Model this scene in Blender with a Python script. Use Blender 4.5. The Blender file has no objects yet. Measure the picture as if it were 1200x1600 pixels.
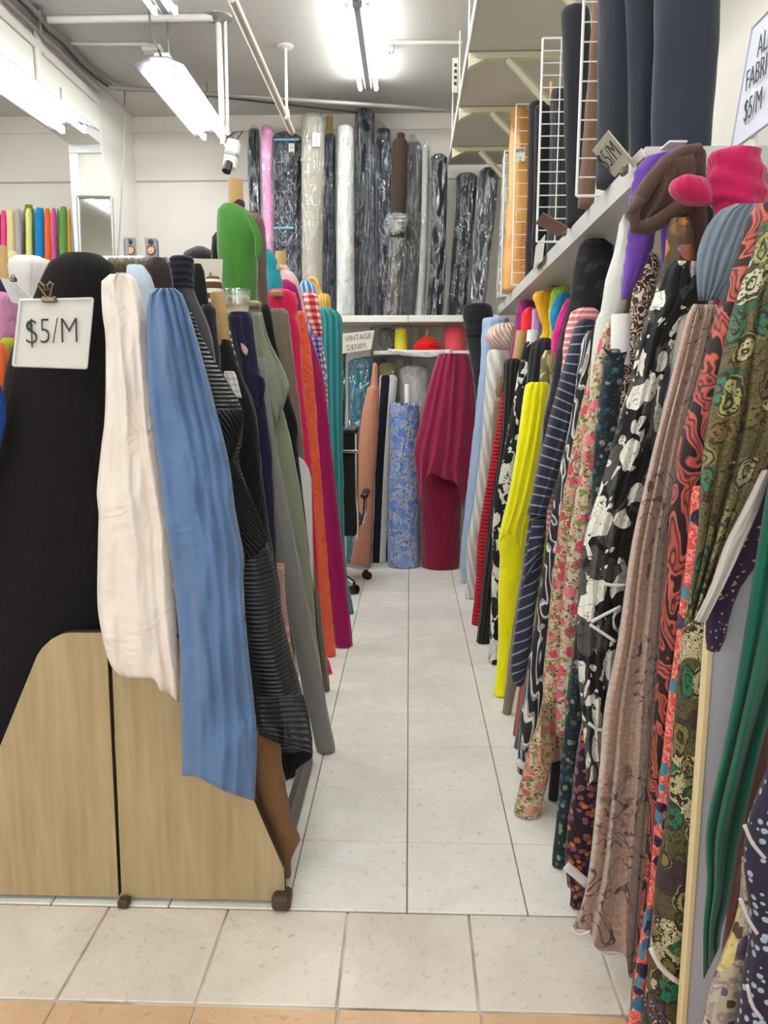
import bpy, math, random
from mathutils import Vector, Matrix, noise as mnoise

# ------------------------------------------------------------------ camera, world, exposure
S = bpy.context.scene
COL = S.collection
FPX, TILT, YAW, CAMH = 1200.0, math.radians(9.3), math.radians(1.9), 1.4
cam = bpy.data.cameras.new('camera'); camo = bpy.data.objects.new('camera', cam); COL.objects.link(camo)
camo.location = (0, 0, CAMH); camo.rotation_euler = (math.pi/2 - TILT, 0, YAW)
cam.sensor_fit = 'AUTO'; cam.sensor_width = 36; cam.lens = FPX*36/1600; cam.clip_start = .02
S.camera = camo
W = bpy.data.worlds.new('world'); S.world = W; W.use_nodes = True
W.node_tree.nodes['Background'].inputs[0].default_value = (1.0, .985, .96, 1)
W.node_tree.nodes['Background'].inputs[1].default_value = 1.5
S.view_settings.view_transform = 'Standard'; S.view_settings.look = 'None'
S.view_settings.exposure = 0.42; S.view_settings.gamma = 1; S.view_settings.use_curve_mapping = False
TUBE_STRENGTH = 44.0
S.cycles.max_bounces = 8; S.cycles.diffuse_bounces = 6; S.cycles.transparent_max_bounces = 12
S.cycles.caustics_reflective = False; S.cycles.caustics_refractive = False

# ------------------------------------------------------------------ surveying helpers
_F = (-math.sin(YAW)*math.cos(TILT), math.cos(YAW)*math.cos(TILT), -math.sin(TILT))
_R = (math.cos(YAW), math.sin(YAW), 0)
_U = (_R[1]*_F[2], -_R[0]*_F[2], _R[0]*_F[1]-_R[1]*_F[0])
def ray(px, py):
    a = (px-600)/FPX; b = (800-py)/FPX
    return [_F[i]+a*_R[i]+b*_U[i] for i in range(3)]
def P(px, py, Y):
    d = ray(px, py); t = Y/d[1]
    return Vector((d[0]*t, Y, CAMH+d[2]*t))
def FL(px, py, z=0.0):
    d = ray(px, py); t = (z-CAMH)/d[2]
    return Vector((d[0]*t, d[1]*t, z))
def AX(px, py, X):
    d = ray(px, py); t = X/d[0]
    return Vector((X, d[1]*t, CAMH+d[2]*t))

# ------------------------------------------------------------------ materials
def lin(c):
    def f(v):
        v /= 255.0
        return v/12.92 if v <= .04045 else ((v+.055)/1.055)**2.4
    return (f(c[0]), f(c[1]), f(c[2]), 1)
class Mat:
    def __init__(s, name, rough=.85, sheen=0.0, metallic=0.0, spec=.3):
        s.m = bpy.data.materials.new(name); s.m.use_nodes = True; s.nt = s.m.node_tree
        s.b = s.nt.nodes['Principled BSDF']
        s.b.inputs['Roughness'].default_value = rough; s.b.inputs['Metallic'].default_value = metallic
        s.b.inputs['Specular IOR Level'].default_value = spec
        if sheen:
            s.b.inputs['Sheen Weight'].default_value = sheen; s.b.inputs['Sheen Roughness'].default_value = .5
        s._uv = None; s.norm = None
    def n(s, t, **k):
        x = s.nt.nodes.new(t)
        for a, v in k.items(): setattr(x, a, v)
        return x
    def link(s, a, b): s.nt.links.new(a, b)
    def put(s, sock, v):
        if hasattr(v, 'is_linked'): s.link(v, sock)
        elif isinstance(v, (tuple, list)) and len(v) == 3 and sock.type == 'RGBA': sock.default_value = lin(v)
        else: sock.default_value = v
    def uv(s, sx=1, sy=1, rot=0, loc=(0, 0, 0)):
        if s._uv is None: s._uv = s.n('ShaderNodeTexCoord').outputs['UV']
        mp = s.n('ShaderNodeMapping'); s.link(s._uv, mp.inputs[0])
        mp.inputs['Scale'].default_value = (sx, sy, 1); mp.inputs['Rotation'].default_value = (0, 0, rot); mp.inputs['Location'].default_value = loc
        return mp.outputs[0]
    def obj(s, sc=(1, 1, 1)):
        t = s.n('ShaderNodeTexCoord'); mp = s.n('ShaderNodeMapping'); s.link(t.outputs['Object'], mp.inputs[0])
        mp.inputs['Scale'].default_value = sc
        return mp.outputs[0]
    def noise(s, v, sc, det=3, dist=0, rough=.5, color=False):
        x = s.n('ShaderNodeTexNoise'); s.link(v, x.inputs['Vector']); x.inputs['Scale'].default_value = sc
        x.inputs['Detail'].default_value = det; x.inputs['Distortion'].default_value = dist; x.inputs['Roughness'].default_value = rough
        return x.outputs['Color' if color else 'Fac']
    def voro(s, v, sc, out='Distance', feat='F1', rnd=1.0):
        x = s.n('ShaderNodeTexVoronoi', feature=feat); s.link(v, x.inputs['Vector']); x.inputs['Scale'].default_value = sc
        x.inputs['Randomness'].default_value = rnd
        return x.outputs[out]
    def wave(s, v, sc, dist=0, det=2, dsc=1, d='X', prof='SIN', rings=False):
        x = s.n('ShaderNodeTexWave', wave_profile=prof)
        x.wave_type = 'RINGS' if rings else 'BANDS'
        if not rings: x.bands_direction = d
        s.link(v, x.inputs['Vector']); x.inputs['Scale'].default_value = sc; x.inputs['Distortion'].default_value = dist
        x.inputs['Detail'].default_value = det; x.inputs['Detail Scale'].default_value = dsc
        return x.outputs['Fac']
    def ramp(s, f, stops, const=False):
        x = s.n('ShaderNodeValToRGB'); r = x.color_ramp; r.interpolation = 'CONSTANT' if const else 'LINEAR'
        while len(r.elements) < len(stops): r.elements.new(.5)
        for e, (p, c) in zip(r.elements, stops):
            e.position = p; e.color = lin(c) if not isinstance(c, (int, float)) else (c, c, c, 1)
        s.link(f, x.inputs[0]); return x.outputs[0]
    def mix(s, f, a, b):
        x = s.n('ShaderNodeMix', data_type='RGBA'); s.put(x.inputs[0], f); s.put(x.inputs[6], a); s.put(x.inputs[7], b)
        return x.outputs[2]
    def math(s, op, a, b=0.0):
        x = s.n('ShaderNodeMath', operation=op); s.put(x.inputs[0], a); s.put(x.inputs[1], b); return x.outputs[0]
    def vadd(s, v, colr, amt):
        x = s.n('ShaderNodeVectorMath', operation='SCALE'); s.link(colr, x.inputs[0]); x.inputs['Scale'].default_value = amt
        y = s.n('ShaderNodeVectorMath', operation='ADD'); s.link(v, y.inputs[0]); s.link(x.outputs[0], y.inputs[1]); return y.outputs[0]
    def sep(s, v):
        x = s.n('ShaderNodeSeparateXYZ'); s.link(v, x.inputs[0]); return x.outputs
    def bump(s, h, strength=.3, dist=.01):
        x = s.n('ShaderNodeBump'); s.link(h, x.inputs['Height']); x.inputs['Strength'].default_value = strength; x.inputs['Distance'].default_value = dist
        if s.norm: s.link(s.norm, x.inputs['Normal'])
        s.norm = x.outputs[0]; s.link(s.norm, s.b.inputs['Normal'])
    def col(s, c): s.put(s.b.inputs['Base Color'], c)
    def set(s, k, v): s.put(s.b.inputs[k], v)

_cache = {}
def cached(fn):
    def g(*a, **k):
        key = (fn.__name__, repr(a), repr(k))
        if key not in _cache: _cache[key] = fn(*a, **k)
        return _cache[key]
    return g
@cached
def paint(name, c, rough=.5, metallic=0, spec=.4):
    m = Mat(name, rough, 0, metallic, spec); m.col(c); return m.m
def fabric_finish(m, wr=.5, weave=True, crease=(14, 3)):
    if weave: m.bump(m.noise(m.uv(900, 900), 1, 2), .12, .001)
    if wr:
        m.bump(m.noise(m.uv(crease[0], crease[1]), 1, 4, .6), min(1, wr*1.3), .02)
        f = m.math('ABSOLUTE', m.math('SUBTRACT', m.noise(m.uv(crease[0]*.8, crease[1]*1.1, .7), 1, 2, 1.2), .5))
        m.bump(m.ramp(f, [(0, 1.), (.10, 0.)]), min(1, wr*.9), .006)
    return m.m
@cached
def plain(name, c, rough=.9, sheen=.15, wr=.4, crease=(14, 3), var=.08):
    m = Mat(name, rough, sheen, 0, .25)
    d = tuple(max(0, v*(1-var)) for v in c)
    m.col(m.mix(m.noise(m.uv(9, 4), 1, 4), d, c))
    return fabric_finish(m, wr, True, crease)
def fract_stripe(m, comp, period, duty, wob=0):
    v = m.uv(1, 1)
    if wob: v = m.vadd(v, m.noise(m.uv(6, 6), 1, 2, color=True), wob)
    f = m.math('FRACT', m.math('DIVIDE', m.sep(v)[comp], period))
    return m.math('LESS_THAN', f, duty)
@cached
def stripes(name, a, b, period, duty=.5, comp=1, wr=.3, wob=0.0, rough=.85, sheen=.1, bumpy=0, rot=0):
    m = Mat(name, rough, sheen, 0, .3)
    if rot:
        f = m.math('LESS_THAN', m.math('FRACT', m.math('DIVIDE', m.sep(m.uv(1, 1, rot))[comp], period)), duty)
    else: f = fract_stripe(m, comp, period, duty, wob)
    m.col(m.mix(f, b, a))
    if bumpy: m.bump(f, bumpy, .006)
    return fabric_finish(m, wr)
@cached
def ribbed(name, a, b, period, comp=0, rough=.75, strength=.8, wr=.25, sheen=.1, rot=0, spec=.35):
    m = Mat(name, rough, sheen, 0, spec)
    x = m.sep(m.uv(1, 1, rot))[comp]
    w = m.math('SINE', m.math('MULTIPLY', x, 2*math.pi/period))
    w = m.math('ADD', m.math('MULTIPLY', w, .5), .5)
    m.col(m.mix(w, b, a)); m.bump(w, strength, .006)
    return fabric_finish(m, wr)
@cached
def plaid(name, a, b, c, period, wr=.3):
    m = Mat(name, .9, .1)
    f = fract_stripe(m, 0, period, .5); g = fract_stripe(m, 1, period, .5)
    h = m.math('ADD', m.math('MULTIPLY', f, .5), m.math('MULTIPLY', g, .5))
    m.col(m.ramp(h, [(0, a), (.25, b), (.75, c)], True)); return fabric_finish(m, wr)
@cached
def floral(name, bg, flowers, leaf=None, sc=18, r=.36, sc2=None, rough=.85, wr=.35, lace=None):
    m = Mat(name, rough, .1, 0, .3)
    v0 = m.uv(1, 1); v = m.vadd(v0, m.noise(m.uv(sc*1.6, sc*1.6), 1, 2, color=True), .35/sc)
    c = m.mix(m.noise(m.uv(7, 7), 1, 2), tuple(x*.88 for x in bg), bg)
    if lace:
        c = m.mix(m.ramp(m.noise(m.uv(sc*2.4, sc*2.4), 1, 3, 1.5), [(.47, 0.), (.5, 1.), (.56, 1.), (.6, 0.)]), c, lace)
    if leaf:
        d = m.voro(m.vadd(m.uv(1, 1, 0, (.37, .21, 0)), m.noise(m.uv(sc*2, sc*2), 1, 1, color=True), .5/sc), sc*1.35)
        c = m.mix(m.math('LESS_THAN', d, .34), c, leaf)
        d = m.voro(m.vadd(m.uv(1, 1, 0, (.77, .71, 0)), m.noise(m.uv(sc*2, sc*2), 1, 1, color=True), .5/sc), sc*2.6)
        c = m.mix(m.math('LESS_THAN', d, .3), c, tuple(x*.65 for x in leaf))
    vo = m.n('ShaderNodeTexVoronoi'); m.link(v, vo.inputs['Vector']); vo.inputs['Scale'].default_value = sc
    rc = m.sep(vo.outputs['Color'])[0]
    k = len(flowers); st = [(i/k, f) for i, f in enumerate(flowers)]
    fc = m.ramp(rc, st, True)
    dark = m.mix(m.ramp(m.noise(m.uv(sc*5, sc*5), 1, 2, 1.0), [(.5, 0.), (.58, .55)]), fc, tuple(x*.5+bg[i]*.5 for i, x in enumerate(flowers[0])))
    c = m.mix(m.math('LESS_THAN', vo.outputs['Distance'], r), c, dark)
    if sc2:
        d = m.voro(m.uv(1, 1, 0, (.11, .5, 0)), sc2); c = m.mix(m.math('LESS_THAN', d, .22), c, flowers[0])
    m.col(c); return fabric_finish(m, wr)
@cached
def camo(name, stops, su=9, sv=5, dist=1.0, rough=.8, wr=.4, rot=0):
    m = Mat(name, rough, .05, 0, .3)
    a = m.noise(m.uv(su, sv, rot), 1, 1.5, dist); m.col(m.ramp(a, stops, True)); return fabric_finish(m, wr)
@cached
def petals(name, bg, a, b, sc=16, rough=.8, wr=.4):
    "large leaf shapes in two tones on a dark ground"
    m = Mat(name, rough, .05, 0, .3)
    v = m.vadd(m.uv(1, .7, .6), m.noise(m.uv(14, 10), 1, 2, color=True), .05)
    vo = m.n('ShaderNodeTexVoronoi'); m.link(v, vo.inputs['Vector']); vo.inputs['Scale'].default_value = sc
    rc = m.sep(vo.outputs['Color'])[0]; d = vo.outputs['Distance']
    c = m.mix(m.ramp(m.noise(m.uv(16, 9), 1, 2, .8), [(.5, 0.), (.53, 1.)]), bg, b)
    c = m.mix(m.math('MULTIPLY', m.math('LESS_THAN', d, .62), m.math('GREATER_THAN', rc, .52)), c, a)
    c = m.mix(m.math('GREATER_THAN', m.noise(m.uv(24, 12, .4), 1, 1.5, 1.6), .61), c, a)
    e = m.noise(m.uv(30, 22), 1, 2, 1.5)
    c = m.mix(m.math('MULTIPLY', m.math('GREATER_THAN', e, .47), m.math('LESS_THAN', e, .49)), c, bg)
    m.col(c); return fabric_finish(m, wr)
@cached
def marble(name, stops, su=5, sv=3.2, dist=9, rot=.7, rough=.7, wr=.4):
    m = Mat(name, rough, .1, 0, .35)
    v = m.vadd(m.uv(su, sv, rot), m.noise(m.uv(su*.9, sv*.9), 1, 2, 1.0, color=True), 2.2)
    w = m.wave(v, .55, dist, 2, .7); m.col(m.ramp(w, stops)); return fabric_finish(m, wr)
@cached
def paisley(name, bg, line, palette, sc=7, freq=9, rough=.8, wr=.4, fine=60):
    m = Mat(name, rough, .05, 0, .3)
    v = m.vadd(m.uv(1, .75, .5), m.noise(m.uv(sc*1.1, sc*.8), 1, 2, color=True), .9/sc)
    vo = m.n('ShaderNodeTexVoronoi'); m.link(v, vo.inputs['Vector']); vo.inputs['Scale'].default_value = sc
    d = vo.outputs['Distance']; rc = m.sep(vo.outputs['Color'])[0]
    if isinstance(bg, list):
        bg = m.ramp(m.noise(m.uv(2.2, 3.4, .3), 1, 1.5, .6), [(.30+.4*i/len(bg), c_) for i, c_ in enumerate(bg)], True)
    k = len(palette)
    pc = m.ramp(rc, [(i/k, f) for i, f in enumerate(palette)], True)
    ring = m.math('FRACT', m.math('ADD', m.math('MULTIPLY', d, freq), m.math('MULTIPLY', m.noise(v, sc*3, 2), .8)))
    c = m.mix(m.math('LESS_THAN', ring, .38), pc, line)
    c = m.mix(m.math('LESS_THAN', m.voro(m.uv(), fine), .32), c, m.mix(m.math('LESS_THAN', ring, .6), line, bg))
    c = m.mix(m.math('GREATER_THAN', d, .52), c, bg)
    c = m.mix(m.math('MULTIPLY', m.math('GREATER_THAN', d, .52), m.math('LESS_THAN', m.math('FRACT', m.math('MULTIPLY', m.noise(m.uv(sc*2, sc*2), 1, 2, 1.2), 9.0)), .3)), c, line)
    m.col(c); return fabric_finish(m, wr)
@cached
def dots(name, bg, dot, sc, r=.3, rnd=.35, bg2=None, wr=.3, rough=.85):
    m = Mat(name, rough, .1, 0, .3)
    c = m.mix(m.noise(m.uv(6, 6), 1, 2), bg, bg2 or bg)
    c = m.mix(m.math('LESS_THAN', m.voro(m.uv(), sc, rnd=rnd), r), c, dot)
    m.col(c); return fabric_finish(m, wr)
@cached
def swirl(name, bg, line, sc=16, width=.05, rough=.8, bg2=None, wr=.3):
    "thin curling lines on a ground"
    m = Mat(name, rough, .1, 0, .3)
    f = m.noise(m.uv(sc, sc*.8), 1, 1, 1.6)
    w = m.math('FRACT', m.math('MULTIPLY', f, 6.0))
    c0 = m.mix(m.noise(m.uv(8, 5), 1, 3), bg, bg2 or bg)
    m.col(m.mix(m.math('LESS_THAN', w, width*6), c0, line)); return fabric_finish(m, wr)
@cached
def velvet_burnout(name, a, b, dark):
    m = Mat(name, .8, .5, 0, .2)
    base = m.mix(m.ramp(m.noise(m.uv(110, 110), 1, 4, 0, .7), [(.34, 0.), (.66, 1.)]), a, b)
    f = m.math('ABSOLUTE', m.math('SUBTRACT', m.noise(m.uv(13, 8), 1, 2, 2.0), .5))
    g = m.math('GREATER_THAN', m.noise(m.uv(4, 2.6, 0, (3, 1, 0)), 1, 1), .53)
    c = m.mix(m.math('MULTIPLY', m.math('LESS_THAN', f, .018), g), base, dark)
    h = m.math('MULTIPLY', m.math('GREATER_THAN', m.noise(m.uv(60, 60), 1, 2), .55), m.math('GREATER_THAN', m.noise(m.uv(6, 4, 0, (1, 7, 0)), 1, 1), .6))
    m.col(m.mix(m.math('MULTIPLY', h, .6), c, dark)); return fabric_finish(m, .3)
@cached
def plastic(name, tint=(235, 238, 240), alpha=.3, creases=(30, 7), rough=.16):
    "clear film: see-through between glossy creases"
    m = Mat(name); nt = m.nt; out = nt.nodes['Material Output']; nt.nodes.remove(m.b)
    bp = m.n('ShaderNodeBump'); m.link(m.noise(m.uv(creases[0], creases[1], .25), 1, 4, 1.6), bp.inputs['Height']); bp.inputs['Strength'].default_value = 1.0; bp.inputs['Distance'].default_value = .05
    b2 = m.n('ShaderNodeBump'); m.link(m.voro(m.vadd(m.uv(30, 8, .35), m.noise(m.uv(20, 9), 1, 2, color=True), 1.2), 1), b2.inputs['Height']); b2.inputs['Strength'].default_value = .8; b2.inputs['Distance'].default_value = .02
    m.link(bp.outputs[0], b2.inputs['Normal'])
    g = m.n('ShaderNodeBsdfGlossy'); g.inputs['Roughness'].default_value = rough; g.inputs['Color'].default_value = lin(tint); m.link(b2.outputs[0], g.inputs['Normal'])
    t = m.n('ShaderNodeBsdfTransparent'); t.inputs['Color'].default_value = (.96, .97, .98, 1)
    f = m.math('ABSOLUTE', m.math('SUBTRACT', m.noise(m.uv(creases[0]*1.2, creases[1]*1.2, .35), 1, 3, 1.0), .5))
    f = m.ramp(f, [(0, min(1, alpha*2.6)), (.022, alpha*.75), (.12, alpha*.35)])
    mx = m.n('ShaderNodeMixShader'); m.link(f, mx.inputs[0]); m.link(t.outputs[0], mx.inputs[1]); m.link(g.outputs[0], mx.inputs[2]); m.link(mx.outputs[0], out.inputs['Surface'])
    return m.m
def wood_mat(name, a, b, sc=(24, 24, 1.6)):
    m = Mat(name, .55, 0, 0, .35); v = m.obj(sc)
    m.col(m.mix(m.ramp(m.noise(v, 1.5, 5, .3), [(.3, 0.), (.7, 1.)]), a, b)); m.bump(m.noise(v, 3, 3), .05, .002); return m.m
def tile_mat(name, a, b, speck):
    m = Mat(name, .42, 0, 0, .45)
    g = m.n('ShaderNodeNewGeometry').outputs['Position']
    def pos(s):
        x = m.n('ShaderNodeMapping'); m.link(g, x.inputs[0]); x.inputs['Scale'].default_value = (s, s, s); return x.outputs[0]
    c = m.mix(m.ramp(m.noise(pos(3.2), 1, 6, .8, .65), [(.35, 0.), (.68, 1.)]), a, b)
    c = m.mix(m.ramp(m.noise(pos(38), 1, 4), [(.60, 0.), (.72, .6)]), c, speck)
    c = m.mix(m.ramp(m.noise(pos(11), 1, 3, 2.5), [(.495, 0.), (.5, .5), (.505, 0.)]), c, speck)
    m.col(c); m.bump(m.noise(pos(24), 1, 5), .12, .004); return m.m
@cached
def wall_paint(name, c, rough=.75):
    m = Mat(name, rough, 0, 0, .25); v = m.obj((1, 1, 1))
    m.col(m.mix(m.noise(v, 1.6, 4), tuple(x*.955 for x in c), c)); m.bump(m.noise(v, 120, 2), .04, .002); return m.m
@cached
def emit(name, c, s):
    m = bpy.data.materials.new(name); m.use_nodes = True; b = m.node_tree.nodes['Principled BSDF']
    b.inputs['Base Color'].default_value = (.9, .9, .9, 1); b.inputs['Emission Color'].default_value = lin(c); b.inputs['Emission Strength'].default_value = s
    return m

# ------------------------------------------------------------------ mesh helpers
def link_mesh(name, vs, fs, mat, parent=None, uvs=None, smooth=True, origin=None):
    o0 = parent.location if parent else (origin if origin is not None else Vector((0, 0, 0)))
    if parent and parent.parent: o0 = o0 + parent.parent.location
    me = bpy.data.meshes.new(name)
    me.from_pydata([(v[0]-o0[0], v[1]-o0[1], v[2]-o0[2]) for v in vs], [], fs)
    if uvs is not None:
        l = me.uv_layers.new(name='UVMap'); flat = [0.0]*(2*len(me.loops))
        for i, lp in enumerate(uvs): flat[2*i] = lp[0]; flat[2*i+1] = lp[1]
        l.data.foreach_set('uv', flat)
    if smooth: me.polygons.foreach_set('use_smooth', [True]*len(me.polygons))
    me.materials.append(mat); me.update()
    o = bpy.data.objects.new(name, me); COL.objects.link(o)
    if parent: o.parent = parent
    elif origin is not None: o.location = origin
    return o
def empty(name, loc, label=None, cat=None, group=None):
    o = bpy.data.objects.new(name, None); COL.objects.link(o); o.location = Vector(loc); o.empty_display_size = .05
    if label: o['label'] = label
    if cat: o['category'] = cat
    if group: o['group'] = group
    return o
def struct(o): o['kind'] = 'structure'; return o
class MB:
    "collects simple solids into one mesh"
    def __init__(s): s.v = []; s.f = []; s.sm = True
    def add(s, vs, fs):
        b = len(s.v); s.v += [tuple(v) for v in vs]; s.f += [tuple(i+b for i in f) for f in fs]; return s
    def box(s, c, d, bev=0.0, M=None):
        x, y, z = d[0]/2, d[1]/2, d[2]/2; bev = min(bev, x*.9, y*.9, z*.9)
        if bev <= 0:
            vs = [Vector((sx*x, sy*y, sz*z)) for sx in (-1, 1) for sy in (-1, 1) for sz in (-1, 1)]
            fs = [(0, 1, 3, 2), (4, 6, 7, 5), (0, 4, 5, 1), (2, 3, 7, 6), (0, 2, 6, 4), (1, 5, 7, 3)]
        else:
            vs = []; idx = {}
            for sx in (-1, 1):
                for sy in (-1, 1):
                    for sz in (-1, 1):
                        for ax in range(3):
                            p = [sx*(x-bev), sy*(y-bev), sz*(z-bev)]; p[ax] = (sx*x, sy*y, sz*z)[ax]
                            idx[(sx, sy, sz, ax)] = len(vs); vs.append(Vector(p))
            fs = []
            for ax in range(3):
                o1, o2 = [(1, 2), (0, 2), (0, 1)][ax]
                for sg in (-1, 1):
                    q = []
                    for a, b in ((-1, -1), (1, -1), (1, 1), (-1, 1)):
                        k = [0, 0, 0]; k[ax] = sg; k[o1] = a; k[o2] = b; q.append(idx[(*k, ax)])
                    fs.append(tuple(q) if (sg > 0) == (ax != 1) else tuple(reversed(q)))
            for a in range(3):
                b1, b2 = [(1, 2), (0, 2), (0, 1)][a]
                for s1 in (-1, 1):
                    for s2 in (-1, 1):
                        q = []
                        for sa, axx in ((-1, b1), (1, b1), (1, b2), (-1, b2)):
                            k = [0, 0, 0]; k[a] = sa; k[b1] = s1; k[b2] = s2; q.append(idx[(*k, axx)])
                        fs.append(tuple(q))
            for sx in (-1, 1):
                for sy in (-1, 1):
                    for sz in (-1, 1): fs.append(tuple(idx[(sx, sy, sz, ax)] for ax in range(3)))
        c = Vector(c)
        return s.add([(M @ v if M else v)+c for v in vs], fs)
    def rod(s, p0, p1, r, seg=10, r1=None, cap=True):
        p0, p1 = Vector(p0), Vector(p1); d = (p1-p0).normalized(); r1 = r if r1 is None else r1
        a = d.cross(Vector((0, 0, 1)) if abs(d.z) < .9 else Vector((1, 0, 0))).normalized(); b = d.cross(a)
        vs = []
        for p, q in ((p0, r), (p1, r1)):
            for i in range(seg):
                t = 2*math.pi*i/seg; vs.append(p+a*q*math.cos(t)+b*q*math.sin(t))
        fs = [(i, (i+1) % seg, seg+(i+1) % seg, seg+i) for i in range(seg)]
        if cap: fs += [tuple(reversed(range(seg))), tuple(range(seg, 2*seg))]
        return s.add(vs, fs)
    def tube(s, p0, p1, r, wall=.006, seg=16, deep=.06):
        "hollow cardboard core open at p1"
        p0, p1 = Vector(p0), Vector(p1); d = (p1-p0).normalized()
        a = d.cross(Vector((0, 1, 0))).normalized(); b = d.cross(a)
        rings = [(p0, r), (p1-d*.003, r), (p1, r-.002), (p1, r-wall), (p1-d*deep, r-wall)]
        vs = [p+a*q*math.cos(2*math.pi*i/seg)+b*q*math.sin(2*math.pi*i/seg) for p, q in rings for i in range(seg)]
        fs = [(k*seg+i, k*seg+(i+1) % seg, (k+1)*seg+(i+1) % seg, (k+1)*seg+i) for k in range(4) for i in range(seg)]
        fs += [tuple(reversed(range(seg))), tuple(range(4*seg, 5*seg))]
        return s.add(vs, fs)
    def path(s, pts, r, seg=8):
        pts = [Vector(p) for p in pts]; n = len(pts); up = Vector((0, 0, 1)); vs = []
        for i, p in enumerate(pts):
            d = (pts[min(n-1, i+1)]-pts[max(0, i-1)]).normalized()
            a = d.cross(up if abs(d.z) < .95 else Vector((0, 1, 0))).normalized(); b = d.cross(a)
            vs += [p+a*r*math.cos(2*math.pi*k/seg)+b*r*math.sin(2*math.pi*k/seg) for k in range(seg)]
        fs = [(i*seg+k, i*seg+(k+1) % seg, (i+1)*seg+(k+1) % seg, (i+1)*seg+k) for i in range(n-1) for k in range(seg)]
        fs += [tuple(reversed(range(seg))), tuple(range((n-1)*seg, n*seg))]
        return s.add(vs, fs)
    def lathe(s, c, prof, seg=20, axis='Z'):
        c = Vector(c); vs = []
        for r, h in prof:
            for i in range(seg):
                t = 2*math.pi*i/seg; x, y = r*math.cos(t), r*math.sin(t)
                vs.append(c+(Vector((x, y, h)) if axis == 'Z' else Vector((x, h, y)) if axis == 'Y' else Vector((h, x, y))))
        n = len(prof)
        fs = [(k*seg+i, k*seg+(i+1) % seg, (k+1)*seg+(i+1) % seg, (k+1)*seg+i) for k in range(n-1) for i in range(seg)]
        fs += [tuple(reversed(range(seg))), tuple(range((n-1)*seg, n*seg))]
        return s.add(vs, fs)
    def prism(s, poly, off):
        "closed polygon (3-D points) pushed along off"
        off = Vector(off); n = len(poly); a = [Vector(p) for p in poly]
        fs = [tuple(range(n)), tuple(reversed(range(n, 2*n)))]+[(i, n+i, n+(i+1) % n, (i+1) % n) for i in range(n)]
        return s.add(a+[p+off for p in a], fs)
    def build(s, name, mat, parent=None, smooth=False, origin=None):
        o = link_mesh(name, s.v, s.f, mat, parent, None, smooth, origin)
        if smooth:
            try: o.data.set_sharp_from_angle(angle=math.radians(40))
            except Exception: pass
        return o
def tag(o, label, cat, group=None):
    o['label'] = label; o['category'] = cat
    if group: o['group'] = group
    return o

def cr(p0, p1, p2, p3, t):
    return .5*((2*p1)+(-p0+p2)*t+(2*p0-5*p1+4*p2-p3)*t*t+(-p0+3*p1-3*p2+p3)*t**3)
def resample(vals, n, key):
    "vals: list of tuples; key: cumulative positions; n samples, smooth"
    T = key[-1]; out = []; j = 0
    for i in range(n):
        t = T*i/(n-1)
        while j < len(key)-2 and t > key[j+1]: j += 1
        u = (t-key[j])/max(1e-9, key[j+1]-key[j])
        a, b, c, d = vals[max(0, j-1)], vals[j], vals[j+1], vals[min(len(vals)-1, j+2)]
        lo = [min(x, y) for x, y in zip(b, c)]; hi = [max(x, y) for x, y in zip(b, c)]
        r = [cr(a[k], b[k], c[k], d[k], u) for k in range(len(b))]
        out.append(tuple(min(max(v, l-.15*(h-l)), h+.15*(h-l)) for v, l, h in zip(r, lo, hi)))
    return out

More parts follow.
